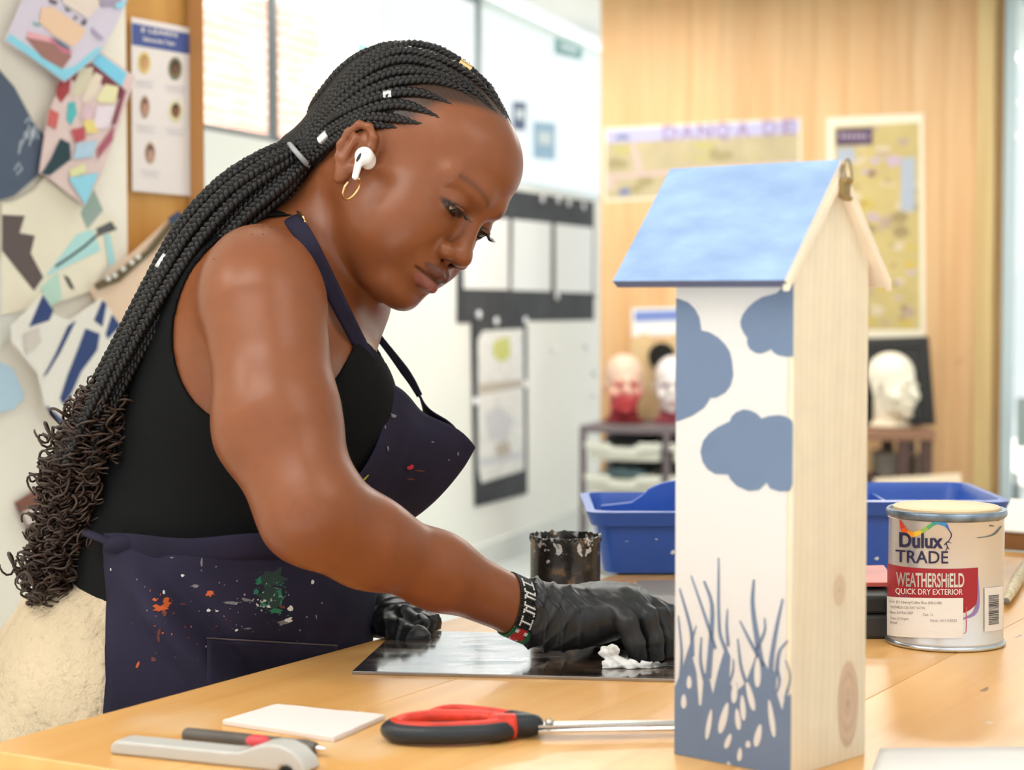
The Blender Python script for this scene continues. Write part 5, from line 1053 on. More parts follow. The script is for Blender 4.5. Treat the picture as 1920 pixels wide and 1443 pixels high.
# lips
E((99.5, 0, -33.5), (9, 9, 6), 5)
for q in (-1, 1): C((101.5, q * 6, -34.5), (88, q * 24, -41.5), 6.2, 2.6, 4)
for q in (-1, 1): C((98, q * 5, -48.5), (86, q * 23, -43.5), 7.4, 3.0, 4)
for q in (-1, 1): C((110, 0, -40.8), (92, q * 26, -42.6), 1.6, 1.1, 2.2, 's')
C((104, 0, -21), (107, 0, -29), 2.0, 2.4, 4, 's'); C((100, -9, -59.5), (100, 9, -59.5), 4.0, 4.0, 8, 's')
# ears
for q in (-1, 1):
    ear = lambda f, o, u: (-10 + (f + 10) * .78 + 8, q * (72 + (o - 74) * .8), u * .80 - 4)
    E(ear(-12, 74, 8), (15, 8, 24), 6); E(ear(-8, 86, 6), (8, 8, 13), 5, 's'); E(ear(-16, 86, 26), (8, 4, 6), 4, 's')
    path = [(2, 75, 6), (4, 78, 20), (-2, 80, 32), (-14, 83, 38), (-26, 85, 33), (-31, 85, 18), (-29, 84, 2), (-22, 81, -10), (-14, 78, -18), (-8, 76, -24)]
    for i in range(len(path) - 1): C(ear(*path[i]), ear(*path[i + 1]), 3.0, 3.0, 4)
    C(ear(-14, 81, -8), ear(-20, 82, 20), 2.8, 2.4, 4); E(ear(-6, 76, -24), (6.5, 4.2, 8), 5); C(ear(6, 75, -8), ear(5, 76, 2), 3.6, 2.8, 4)
lo = np.array([P(150, 700, 1.87)[0] , 1.46, P(400, 1190, 1.86)[2]]); hi = np.array([P(1300, 700, 1.72)[0], 2.12, P(760, 60, 1.83)[2]])
import time; _t = time.time()
bv, bf = polygonize(body, lo, hi, BODY_H)
print('body', len(bv), round(time.time() - _t, 1))
def skin_colour(v):
    L = hloc(v); f, s, u = L[:, 0], L[:, 1], L[:, 2]; a = np.abs(s); SK = np.array([.232, .072, .025]); c = np.tile(SK, (len(v), 1))
    def blend(m, colr):
        nonlocal c
        m = np.clip(m, 0, 1)[:, None]; c = c * (1 - m) + np.array(colr) * m
    head = np.clip((60 - np.linalg.norm(L - [0, 0, 10], axis=1)) / 10 + 10, 0, 1)
    inh = (np.abs(f) < 140) & (a < 100) & (u > -100)
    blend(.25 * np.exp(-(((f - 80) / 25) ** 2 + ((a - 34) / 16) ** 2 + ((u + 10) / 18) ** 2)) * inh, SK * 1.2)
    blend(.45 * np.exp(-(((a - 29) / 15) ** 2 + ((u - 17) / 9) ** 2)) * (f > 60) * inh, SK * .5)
    r_up = ((u + 35) / 6.6) ** 2 + (a / 25) ** 2; r_lo = ((u + 47.5) / 7.6) ** 2 + (a / 23.5) ** 2; fr_ = (f > 78) & inh
    blend(np.clip((1 - r_up) * 4, 0, 1) * .85 * fr_ * (u > -41.3), (.095, .030, .022)); blend(np.clip((1 - r_lo) * 4, 0, 1) * .8 * fr_ * (u < -40.6), (.28, .095, .080))
    blend((np.exp(-((u + 41.5 + a * .03) / 1.4) ** 2)) * (a < 26) * fr_ * .85, (.03, .008, .006))
    bu = 41 + 5 * np.sin(np.clip((a - 12) / 34, 0, 1) * 2.4); blend(np.exp(-((u - bu) / 2.8) ** 2) * (a > 11) * (a < 48) * (f > 50) * .5, (.035, .015, .009))
    d = np.sqrt(((a - 29) / 14.5) ** 2 + ((u - 19) / 5.8) ** 2); blend(np.clip(1 - np.abs(d - .95) / .22, 0, 1) * (f > 72) * .95 * inh, (.010, .005, .004))
    blend((d < .9) * (f < 91.5) * (f > 60) * inh * .9, (.03, .011, .008))
    blend(np.exp(-(((a - 8) / 4) ** 2 + ((u + 21) / 3) ** 2)) * (f > 86) * inh, (.02, .007, .004))
    # hair line: soft growth
    h = hairf(L); blend(np.clip(.5 + h / 7, 0, 1) * (.96 - .3 * np.clip((u - 50) / 20, 0, 1) * np.clip(1.2 - h / 30, 0, 1) - .12 * np.sin(u * 1.7 + f * .4)* (u > 50)) * inh * (1 - ((a > 66) & (f > -36) & (f < 9) & (u < 40) & (u > -34))), (.018, .011, .008))
    blend(np.clip(.42 + h / 26, 0, .6) * inh * (u > 20) * (f > 0), (.030, .015, .010))
    return c
def hairf(L):
    """>0 where hair grows (mm)"""
    f, a, u = L[:, 0], np.abs(L[:, 1]), L[:, 2]
    line = np.interp(u, [-40, -25, 5, 30, 38, 46, 56, 70, 86, 100, 112], [-62, -48, -40, -34, -6, 12, 16, 18, 22, 38, 52])
    h = line - f; return np.where(u < -38, h - (-38 - u) * 1.2, h)
skin = M('deep_brown_skin', (.40, .155, .066), .37, attr=True, noise=(60, .05), sss=.12, bump=(900, .04, .0006), spec=.45)
person = empty('person', V3(P(230, 1300, 1.86)[0], 1.86, 0), label='woman with long dark braids leaning over the bench in black gloves and navy apron', cat='person')
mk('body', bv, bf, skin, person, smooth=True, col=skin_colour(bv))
# eyes
for q in (1, -1):
    m_ = MB(); gz = nrm(HA[0] * .80 - HA[2] * .60); sd_ = nrm(np.cross(HA[2], gz)); uu = np.cross(gz, sd_)
    n1_, n2_ = 24, 20; 
    prof = []
    m_.sphere(EYE[q], .0122, 28, 20, ax=(sd_, uu, gz)); V = np.vstack(m_.v); ang = np.degrees(np.arccos(np.clip(((V - EYE[q]) @ gz) / .0122, -1, 1)))
    colr = np.where(ang[:, None] < 12, [[.004, .003, .003]], np.where(ang[:, None] < 30, [[.035, .015, .008]], [[.55, .48, .44]]))
    mk('eye', V, m_.f, M('eyeball', (.6, .6, .6), .06, attr=True, spec=.8), person, smooth=True, col=colr)
    m_ = MB(); r = np.random.default_rng(3)
    for i in range(34):
        t = i / 33; a = 17 + 26 * t; ff = 93.8 - 1.0 * (t - .4) ** 2 * 22; uu_ = 20.4 + 1.6 * math.sin(math.pi * t)
        b = T(ff, q * a, uu_); sp = (t - .45) * 7 + r.normal() * .8; ln = 8.5 + r.normal() * .8
        m_.tube(spline([b, b + (HA[0] * 4.5 + HA[2] * -2.4 + HA[1] * q * sp * .3) * .001, b + (HA[0] * ln + HA[2] * -.6 + HA[1] * q * sp) * .001], 6), np.linspace(.00032, .00008, 6), 4)
    m_.mk('eyelashes', M('lash_black', (.006, .004, .004), .5), person, kind='stuff')

# ---- hair ---------------------------------------------------------------
EC, ER = np.array([-20, 0, 43.]), np.array([103., 79, 91])
hairF = Field(); Th, Eh, Ch = headprims(hairF, HO, HA)
Eh(tuple(EC), tuple(ER - [6, 5, 6])); 
TIE = P(566, 288, 1.835)
Ch((-72, 0, 42), tuple(hloc(TIE[None])[0]), 42, 22, 16); Ch((-50, 0, 5), tuple(hloc(TIE[None])[0] + np.array([5, 0, -5])), 46, 20, 16)
Ch((-60, 0, -10), (-72, 0, -34), 34, 24, 14)
def hair_fn(p, c=None, hd=0):
    d = hairF(p, c, hd); sh = p.shape; L = hloc(p.reshape(-1, 3)); a = np.abs(L[:, 1]); k = -(hairf(L) + 1 - 14 * (L[:, 2] > 52) * (L[:, 0] > -10) * (a > 35) * 0) * .0008
    ear = np.sqrt(((L[:, 0] + 12) / 28) ** 2 + ((L[:, 2] - 2) / 40) ** 2) - 1; k = np.where((a > 40), np.maximum(k, -ear * .02), k)
    return np.maximum(d, k.reshape(sh[:-1]))
hv_, hf_ = polygonize(hair_fn, HO - .19, HO + .17, .0026)
hairm = M('braided_hair', (.0075, .006, .0055), .40, spec=.42, noise=(300, .3), bump=(900, .25, .0004)); hairb = M('brown_curl_hair', (.042, .021, .013), .40, spec=.5, noise=(120, .4))
hair = mk('hair', hv_, hf_, M('scalp_hair', (.012, .009, .008), .75, noise=(400, .5), bump=(900, .8, .001)), person, smooth=True, label='black hair in cornrows gathered into a long tail')
BR_N = 0
def braid_pts(path, Nn, A=.0027, Bn=.0015, pitch=.013, step=.0013, ph=0, taper=None):
    p = resample(path, step); n = len(p); idx = np.linspace(0, len(path) - 1, n); N = np.stack([np.interp(idx, np.arange(len(path)), Nn[:, k]) for k in range(3)], 1)
    T_ = np.gradient(p, axis=0); T_ /= np.linalg.norm(T_, axis=1)[:, None]; N -= T_ * (N * T_).sum(1)[:, None]; N /= np.linalg.norm(N, axis=1)[:, None]; S = np.cross(T_, N)
    s = np.r_[0, np.cumsum(np.linalg.norm(np.diff(p, axis=0), axis=1))]; tp = np.ones(n) if taper is None else np.interp(np.linspace(0, 1, n), np.linspace(0, 1, len(taper)), taper)
    out = []
    for k in range(3):
        w_ = s / pitch * 2 * math.pi + ph + k * 2 * math.pi / 3; out.append(p + S * (A * tp * np.sin(w_))[:, None] + N * (Bn * tp * np.sin(2 * w_))[:, None])
    return out, tp
def make_braid(path, N, rad=.0027, parent=None, mat=None, **k):
    o3, tp = braid_pts(path, N, **k); m_ = MB()
    for q in o3: m_.tube(q, rad * np.maximum(tp, .15), 6)
    return m_.mk('hair_braid', mat or hairm, parent or hair, smooth=True)
def gradF(F, p, h=.0015):
    g = np.stack([F(p + e) - F(p - e) for e in np.eye(3) * h], -1); return g / np.linalg.norm(g, axis=-1)[..., None]
headF = Field(); _a, _b, _c = headprims(headF, HO, HA); _b((-14, 0, 46), (96, 73, 82), 12); _b((38, 0, 62), (59, 57, 50), 16)
def HB(p): return np.minimum(hairF(p), headF(p))
def on_hair(px, py, push=0.):
    """points on the hair surface (offset by push mm) under the given pixels"""
    px = np.atleast_1d(px); py = np.atleast_1d(py); D = np.array([ray(x, y) for x, y in zip(px, py)]); t = np.linspace(1.62, 2.0, 260)
    X = CAMP + D[:, None] * t[None, :, None]; v = HB(X) - push * .001; hit = v < 0; first = np.where(hit.any(1), hit.argmax(1), v.argmin(1)); p = X[np.arange(len(px)), first]
    for k in range(3): p = p - gradF(HB, p) * (HB(p) - push * .001)[:, None]
    return p, gradF(HB, p)
rows_ = [
 [(962, 246), (930, 180), (880, 130), (827, 96), (780, 84), (728, 92), (681, 118), (628, 168), (590, 220), (560, 262)],
 [(957, 232), (920, 178), (868, 132), (810, 108), (760, 96), (716, 108), (670, 138), (620, 188), (585, 232), (560, 268)],
 [(946, 226), (900, 176), (848, 140), (792, 116), (744, 114), (697, 132), (650, 168), (604, 212), (578, 242), (562, 272)],
 [(934, 216), (886, 170), (832, 144), (776, 134), (728, 138), (682, 160), (634, 196), (594, 230), (572, 256), (562, 276)],
 [(905, 198), (868, 168), (824, 152), (784, 150), (736, 156), (690, 174), (650, 200), (606, 230), (576, 262), (562, 280)],
 [(858, 200), (822, 184), (784, 174), (744, 174), (708, 182), (660, 202), (618, 226), (586, 258), (566, 284)],
 [(834, 224), (792, 206), (752, 196), (712, 200), (672, 214), (636, 234), (604, 254), (580, 274), (566, 290)],
 [(800, 234), (760, 226), (720, 220), (684, 222), (648, 234), (616, 254), (590, 276), (568, 296)],
 [(752, 240), (726, 236), (700, 234), (672, 238), (642, 254), (614, 274), (590, 292), (572, 304)],
]
rp_ = []
for i, rw in enumerate(rows_):
    pts = spline(np.array(rw, float), 48); PP, NN = on_hair(pts[:, 0], pts[:, 1], 1.0); sink = np.interp(np.arange(48), [0, 5, 12], [.0022, .0008, 0]); PP = PP - NN * sink[:, None]
    for k in range(2): PP[1:-1] = (PP[:-2] + PP[1:-1] * 2 + PP[2:]) / 4
    LL = hloc(PP); NN = NN @ HA.T
    for sgn in ((1, .3, -.35, -1) if i == 0 else (1, -1)):
        L2 = LL.copy(); N2 = NN.copy(); L2[:, 1] *= sgn; N2[:, 1] *= sgn
        Wp = HO + (L2 @ HA) * .001; Nw = N2 @ HA
        if abs(sgn) < 1:
            for k in range(3): Wp = Wp - gradF(HB, Wp) * (HB(Wp) - .001 + .0015 * (sgn > 0))[:, None]
            Nw = gradF(HB, Wp); Wp = Wp[7:]; Nw = Nw[7:]
        tpr = [.10, .45, .9, 1.05, 1.1, 1.1, 1.1, 1.05, 1, .95, .9]
        make_braid(Wp, Nw, .0027, A=.0026, Bn=.0018, pitch=.0165, ph=i * 1.3, taper=tpr)
        if sgn == 1: rp_.append((Wp, Nw))
# ponytail
cl = [(562, 292, 1.832, 34, .020), (520, 325, 1.825, 52, .034), (455, 378, 1.815, 62, .045), (385, 455, 1.81, 62, .05), (318, 555, 1.80, 50, .055), (262, 650, 1.80, 44, .055), (212, 745, 1.80, 46, .055), (170, 850, 1.80, 60, .055), (142, 960, 1.80, 58, .05), (116, 1050, 1.80, 48, .04), (88, 1110, 1.80, 32, .03)]
CLW = spline([np.r_[P(x, y, Y), RP(hw, Y), dy] for x, y, Y, hw, dy in cl], 60)
cT = np.gradient(CLW[:, :3], axis=0); cT /= np.linalg.norm(cT, axis=1)[:, None]; cN = np.cross(cT, V3(0, 1, 0)); cN /= np.linalg.norm(cN, axis=1)[:, None]
if cN[0][2] < 0: cN = -cN
r = np.random.default_rng(21); ends = []
disc = []
NB = 46
for i in range(NB):
    a = i * 2.39996; q = math.sqrt((i + .5) / NB); disc.append((q * math.cos(a), q * math.sin(a)))
for i, (a, b) in enumerate(disc):
    end = int(r.uniform(33, 47)); k = np.arange(end); wob = .10 * np.sin(k / 9. + r.uniform(0, 6)) 
    aa = (a * .97 + wob * .6); bb = (b + wob * .6)
    path = CLW[:end, :3] + cN[:end] * (aa * CLW[:end, 3])[:, None] + V3(0, 1, 0) * (bb * CLW[:end, 4] )[:, None]
    path[:, 1] = np.where(True, path[:, 1], 0); Nn = -np.tile(V3(0, 1, 0), (end, 1)) + cN[:end] * .3
    make_braid(path, Nn, .0030, A=.0031, Bn=.0020, pitch=.0175, ph=i, step=.0017, taper=[1.1, 1.1, 1.05, 1, .95, .85]); ends.append((i, end, a, b))
# dark core
m_ = MB(); m_.tube(CLW[:56, :3], CLW[:56, 3] * .62, 14); m_.mk('hair_core', MATS['scalp_hair'], hair, smooth=True)
# curls: ringlets below the braids
m_ = MB(); r = np.random.default_rng(5)
def ringlet(p0, dirv, L_, R0, turns, rad):
    n = int(turns * 13); t = np.linspace(0, 1, n); a = nrm(np.cross(dirv, V3(.3, 1, .2))); b = np.cross(dirv, a); ph = r.uniform(0, 6)
    w_ = t * turns * 2 * math.pi + ph + .6 * np.sin(t * r.uniform(5, 9)); R_ = R0 * (.35 + .65 * np.minimum(1, t * 3)) * (1 + .35 * np.sin(t * r.uniform(4, 10) + ph)) * (1 - .25 * t)
    bend = nrm(r.normal(size=3)); drift = bend * L_ * .28 * (np.sin(t * r.uniform(2, 4)))[:, None]
    m_.tube(p0 + dirv * (L_ * (t + .04 * np.sin(t * 17 + ph)))[:, None] + drift + a * (R_ * np.cos(w_))[:, None] + b * (R_ * np.sin(w_) * .9)[:, None], np.linspace(rad, rad * .6, n), 6)
for (i, end, a, b) in ends:
    for j in range(2):
        k = min(58, end - 1 - int(r.integers(0, 3))); p0 = CLW[k, :3] + cN[k] * a * CLW[k, 3] + V3(0, b * CLW[k, 4], 0)
        d = nrm(cT[k] * .8 + V3(0, 0, -1) * .35 + cN[k] * a * .2 + r.normal(size=3) * .15); ringlet(p0, d, r.uniform(.035, .06), r.uniform(.005, .008), r.uniform(2, 4), r.uniform(.0012, .0018))
for i in range(560):
    k = int(r.uniform(34, 58)); a = r.uniform(-1.0, 1.0); b = r.uniform(-1, .5); s_ = max(1, math.hypot(a, b) / 1.0); a /= s_; b /= s_
    p0 = CLW[k, :3] + cN[k] * a * CLW[k, 3] * .92 + V3(0, b * CLW[k, 4], 0); d = nrm(cT[k] * .7 + V3(0, 0, -1) * .3 + r.normal(size=3) * .45)
    ringlet(p0, d, r.uniform(.014, .034), r.uniform(.005, .0085), r.uniform(1.5, 3.4), r.uniform(.0011, .0018))
for i in range(44):
    k = int(35 + i * .52); side = cN[k] if cN[k][0] < 0 else -cN[k]
    p0 = CLW[k, :3] + side * CLW[k, 3] * r.uniform(.85, 1.02) - V3(0, r.uniform(0, .03), 0); d = nrm(cT[k] * .6 + V3(-.2, 0, -.5) + r.normal(size=3) * .4); ringlet(p0, d, r.uniform(.014, .026), r.uniform(.006, .0095), r.uniform(1.2, 2.0), .0016)
m_.mk('curly_ends', hairb, hair, smooth=True, kind='stuff', label='loose dark brown ringlets at the ends of the braids')
# hair tie, cuffs
ht = nrm(CLW[1, :3] - CLW[0, :3]); ha = nrm(cN[0]); m_ = MB(); tc0 = P(559, 288, 1.832); hax = nrm(P(586, 318, 1.80) - P(534, 258, 1.83)); hay = V3(0, 1, 0)
ring_ = [tc0 + hax * RP(40, 1.83) * math.cos(t) + (hay * .030 - V3(.001, 0, 0)) * math.sin(t) for t in np.arange(120) / 120 * 2 * math.pi]
m_.tube(ring_, .0026 + .0004 * np.sin(np.arange(120) * math.pi), 8, closed=True); m_.mk('hair_tie', M('grey_elastic', (.34, .35, .35), .5), hair, smooth=True, label='ribbed grey elastic hair tie')
def cuff(px, py, ang, L_, rad, mat, lab, flat=False, rings=0, push=3):
    c, N = on_hair(px, py, push - 1.5); c, N = c[0], N[0]; a = math.radians(ang); d = V3(math.cos(a), 0, math.sin(a)); d = nrm(d - N * np.dot(d, N)); s_ = np.cross(N, d); m_ = MB()
    m_.lathe([(rad * .8, -L_ / 2), (rad, -L_ / 2), (rad, L_ / 2), (rad * .8, L_ / 2)], c, 20, ax=(s_, N * .8, d))
    for k in range(rings):
        m_.tube([c + d * (-L_ / 2 + L_ * (k + .5) / rings) + (s_ * math.cos(t) + N * .8 * math.sin(t)) * rad * 1.02 for t in np.arange(20) / 20 * 6.283], .0004, 5, closed=True)
    return m_.mk('braid_cuff', mat, hair, auto=40, label=lab)
gold = M('gold', (.80, .55, .25), .28, metal=1); silver = M('silver', (.72, .70, .68), .3, metal=1)
cuff(872, 124, -22, .0125, .0048, gold, 'gold braid cuff near the forehead', rings=6); cuff(728, 177, -2, .0075, .0047, silver, 'small square silver braid cuff', rings=2); cuff(608, 257, 25, .0115, .0042, M('white_silver', (.82, .82, .82), .3, metal=.7), 'ribbed silver braid cuff beside the hair tie', rings=7, push=5)
m_ = MB(); cc0, cc1 = P(296, 502, 1.765), P(312, 478, 1.765); m_.tube([cc0, cc1], .0036, 12); m_.mk('braid_cuff', M('white_silver', (1, 1, 1)), hair, smooth=True, label='small silver cuff on the tail over the shoulder')

# ---- earbud and earring -------------------------------------------------
wp_ = M('white_gloss_plastic', (.86, .86, .85), .22, coat=.3)
e0 = P(683, 293, 1.742); eb = Field()
eb.ell(e0 + V3(.000, 0, 0), (.0085, .0085, .0085), None, .003); eb.ell(P(690, 300, 1.75), (.0072, .009, .0085), None, .003); st0, st1 = P(675, 296, 1.738), P(666, 331, 1.738); eb.cap(st0, st1, .0036, .0030, .003)
v, f = polygonize(eb, e0 - .03, e0 + .03, .0007); bud = mk('earbud', v, f, wp_, person, smooth=True, label='white wireless earbud with dark oval sensor')
m_ = MB(); a_ = nrm(P(668, 304, 1.73) - P(677, 287, 1.73)); m_.sphere(P(672.5, 295, 1.7335), (.0013, .0008, .0045), 12, 8, ax=(nrm(np.cross(a_, V3(0, 1, 0))), V3(0, 1, 0), a_)); m_.mk('sensor_window', M('dark_sensor', (.03, .025, .03), .2), bud, smooth=True)
m_ = MB(); rc = P(658, 355, 1.745); ea = nrm(P(672, 345, 1.745) - P(644, 365, 1.745)) ; pr = [(673, 334), (675, 343), (672, 354), (663, 366), (652, 373), (644, 371), (643, 361), (647, 349), (653, 341)]
yy_ = np.linspace(1.748, 1.736, 5); pts = spline([P(x, y, 1.742 + .006 * math.sin(i * .7)) for i, (x, y) in enumerate(pr)], 40); m_.tube(pts, .0011, 8); m_.mk('hoop_earring', gold, person, smooth=True, label='thin gold hoop earring')

# ---- gloves ---------------------------------------------------------------
glm = M('black_nitrile', (.014, .0145, .016), .40, spec=.5, noise=(30, .25), bump=(160, .25, .001))
def glove(k_, lo, hi, lab, c0, c1):
    F = Field(); hand_field(F, k_, -1.5)
    if k_ == 0:
        pc(F, (992, 1146, 1.70), (1030, 1156, 1.705), 62, 57, .006)
        for (x, y, rr) in ((1000, 1148, 61), (1018, 1152, 60), (1042, 1154, 58), (1060, 1155, 57)): a_ = P(x, y, 1.702); b_ = P(x + 4, y + 2, 1.702); F.cap(a_, b_, RP(rr, 1.7), RP(rr, 1.7), .002)
    else:
        pc(F, (640, 1130, 1.90), (695, 1150, 1.875), 62, 48, .006); F.cap(P(700, 1150, 1.87), P(704, 1152, 1.87), RP(49, 1.87), RP(49, 1.87), .003)
    A_ = P(*c0); D_ = nrm(P(*c1) - A_)
    def fn(p, c=None, hd=0):
        d = F(p, c, hd); x = p - A_; al = x @ D_; z = x[..., 2]; y = x[..., 1]
        amp = np.interp(al, [0, .03, .06, .12], [.0024, .0020, .0003, .0008] if k_ == 0 else [.0022, .0022, .0018, .0018])
        w1 = np.maximum(0, np.sin(al * 430 + z * 190 + 2.5 * np.sin(y * 70 + z * 90))) ** 3; w2 = np.maximum(0, np.sin(al * 180 - z * 260 + 3 * np.sin(y * 60 + al * 80))) ** 2; d = d - amp * w1 - amp * .6 * w2
        d = np.maximum(d, -al + .0012 * np.sin(z * 300 + y * 200)); return np.maximum(d, (PZ if k_ == 0 else TZ) + .0006 - p[..., 2])
    v, f = polygonize(fn, lo, hi, .0014); return mk('glove', v, f, glm, person, smooth=True, label=lab)
glove(0, np.array([P(960, 0, 1.7)[0], 1.62, TZ - .004]), np.array([P(1310, 0, 1.7)[0], 1.80, P(1100, 1070, 1.70)[2]]), 'black glove pressing the white rag', (991, 1146, 1.70), (1100, 1156, 1.71))
glove(1, np.array([P(570, 0, 1.88)[0], 1.77, TZ - .004]), np.array([P(850, 0, 1.86)[0], 1.97, P(700, 1060, 1.88)[2]]), 'black glove on the far hand resting at the bench edge', (625, 1125, 1.905), (740, 1165, 1.86))
# ---- bracelet ---------------------------------------------------------------
wa, wb = P(962, 1135, 1.697), P(988, 1146, 1.701); wx = nrm(P(1000, 1150, 1.702) - P(900, 1105, 1.68)); wy = nrm(np.cross(Z, wx)); wz = np.cross(wx, wy); wrad = RP(56.5, 1.697); wc = P(969, 1139, 1.697)
tilt = -.26
brc = empty('bracelet', wc, label='black, white, red and green beaded bracelet', parent=person)
NR, NC = 84, 12; beads = {}
m_ = MB()
for k in range(-1, 2, 1): pass
def bpos(i, j, off=0):
    t = i / NR * 2 * math.pi; return wc + (wz * math.cos(t) - wy * math.sin(t)) * (wrad + off) + wx * ((j - NC / 2 + .5) * .00175 + tilt * wrad * -math.cos(t) * -1)
m_.grid(lambda u, v: bpos(u * NR, v * NC - .5, -.0006), 60, 3); m_.mk('band', M('thread_black', (.015, .013, .012), .8), brc, smooth=True)
G_ = {'H': ["1.....1", "1.....1", "1111111", "1.....1", "1.....1"], 'M': ["1.....1", "1111111", ".1.....", "1111111", "1.....1"]}
def bead_col(i, j):
    ii = i - 6
    if ii < 0: return 'k'
    jj = j - 2
    if 0 <= ii < 24:
        g, rr_ = divmod(ii, 6); 
        if rr_ == 5: return 'k'
        if 0 <= jj < 7: return 'w' if G_['HMMH'[3 - g]][rr_][jj] == '1' else 'k'
        return 'k'
    if 24 <= ii < 38:
        q = ii - 24
        if q in (1, 2) and jj in (0, 1, 5, 6): return 'w'
        if q in (4, 5, 6, 7) or jj in (2, 3, 4): return 'r' if 0 <= jj < 7 else 'g'
        if q in (9, 10) and jj in (1, 5): return 'w'
        return 'g' if (jj < 1 or jj > 5) else 'r'
    return 'k'
bm = {'k': M('bead_black', (.01, .01, .01), .2), 'w': M('bead_white', (.85, .84, .8), .25), 'r': M('bead_red', (.62, .03, .03), .25), 'g': M('bead_green', (.02, .14, .05), .25)}
bmb = {k: MB() for k in bm}
for i in range(NR):
    for j in range(NC): bmb[bead_col(i, j)].sphere(bpos(i, j, .0003), .00102, 5, 4)
for k, nm in (('k', 'black'), ('w', 'white'), ('r', 'red'), ('g', 'green')): bmb[k].mk(nm + '_beads', bm[k], brc, smooth=True, kind='stuff')

# ---- tank top ---------------------------------------------------------------
NKc = P(640, 520, 1.86)
def top_fn(p, c=None, hd=0):
    d = tor(p, c, hd) - .004
    # pixel-free cuts in world space: armholes are elliptic cylinders, neckline an ellipsoid, hem a plane
    for (cy, side) in ((AH, -1), (AHf, 1)):
        x = (p[..., 0] - cy[0]); z = (p[..., 2] - cy[2]); ca, sa = math.cos(-.38), math.sin(-.38); X_ = x * ca + z * sa; Z_ = -x * sa + z * ca
        e = (np.sqrt((X_ / cy[3]) ** 2 + (Z_ / cy[4]) ** 2) - 1) * min(cy[3], cy[4]); yy2 = (p[..., 1] - cy[1]) * side
        cut = np.maximum(e, -yy2); d = np.maximum(d, -cut)
    q = (p - NK) / NR_; e = (np.sqrt((q ** 2).sum(-1)) - 1) * .06; d = np.maximum(d, -e)
    d = d + .0006 * np.sin(p[..., 2] * 90 + p[..., 0] * 60 + 2 * np.sin(p[..., 1] * 30)) * (p[..., 2] < TOPZ)
    return np.maximum(d, HEM - p[..., 2])
a_ = P(492, 600, 1.72); AH = (a_[0], 1.80, a_[2], RP(170, 1.72), RP(205, 1.72)); a_ = P(560, 600, 2.0); AHf = (a_[0], 1.93, a_[2], .075, .09)
NK = P(672, 560, 1.86); NR_ = np.array([.062, .085, .115]); HEM = P(200, 1125, 1.75)[2]; TOPZ = P(500, 800, 1.8)[2]
a_ = P(200, 1140, 1.86); b_ = P(760, 380, 1.86)
v, f = polygonize(top_fn, np.array([a_[0] - .12, 1.66, a_[2] - .03]), np.array([b_[0], 2.06, b_[2]]), .003)
mk('tank_top', v, f, M('black_jersey', (.0055, .0057, .0060), .9, spec=.2, bump=(500, .1, .0005)), person, smooth=True, label='black sleeveless vest top')
# piping along the near armhole
m_ = MB(); ringp = []
ca, sa = math.cos(-.38), math.sin(-.38)
# ---- trousers + legs ---------------------------------------------------------------
tr_ = Field(); tr_.p = list(pelv.p)
for (y0, x0, x1) in ((1.775, 250, 240), (1.955, 270, 300)):
    a_ = P(x0, 1380, y0); k_ = P(x1 + 30, 1400, y0); kn = V3(a_[0] + .05, y0, .44); an = V3(a_[0] + .0, y0, .09)
    tr_.cap(a_, kn, .098, .072, .05); tr_.cap(kn, an, .072, .062, .03)
cutn = P(205, 1085, 1.75)[2]
def tr_fn(p, c=None, hd=0):
    d = tr_(p, c, hd) + .0012 * np.sin(p[..., 2] * 130 + p[..., 0] * 90 + 3 * np.sin(p[..., 0] * 40 + p[..., 1] * 30)) * np.sin(p[..., 2] * 37 + 1); return np.maximum(d, p[..., 2] - P(140, 1075, 1.8)[2] - (p[..., 0] - P(140, 1075, 1.8)[0]) * -.25)
c_ = P(230, 1300, 1.86)
v, f = polygonize(tr_fn, np.array([c_[0] - .22, 1.64, .06]), np.array([c_[0] + .25, 2.08, P(230, 1000, 1.7)[2]]), .005)
mk('trousers', v, f, M('cream_canvas', lin(204, 184, 154), .85, bump=(55, 1.0, .012), noise=(14, .08)), person, smooth=True, label='cream cotton trousers')
m_ = MB(); sa_ = [P(218, 1262, 1.70), P(212, 1290, 1.695), P(203, 1318, 1.695), P(192, 1350, 1.70)]; m_.tube(spline(sa_, 16), .0028, 8); m_.mk('pocket_cord', M('cream_cord', lin(226, 204, 172), .8), person, smooth=True)
for y0 in (1.775, 1.955):
    ax0 = P(250, 1380, y0)[0]; F = Field(); F.ell(V3(ax0 + .07, y0, .045), (.125, .045, .04), None, .02); F.ell(V3(ax0, y0, .07), (.055, .042, .06), None, .03)
    v, f = polygonize(lambda p, c=None, hd=0: np.maximum(F(p, c, hd), .003 - p[..., 2]), np.array([ax0 - .1, y0 - .07, -.01]), np.array([ax0 + .22, y0 + .07, .16]), .005)
    mk('shoe', v, f, M('dark_shoe', (.03, .03, .035), .5), person, smooth=True, label='dark flat shoe')
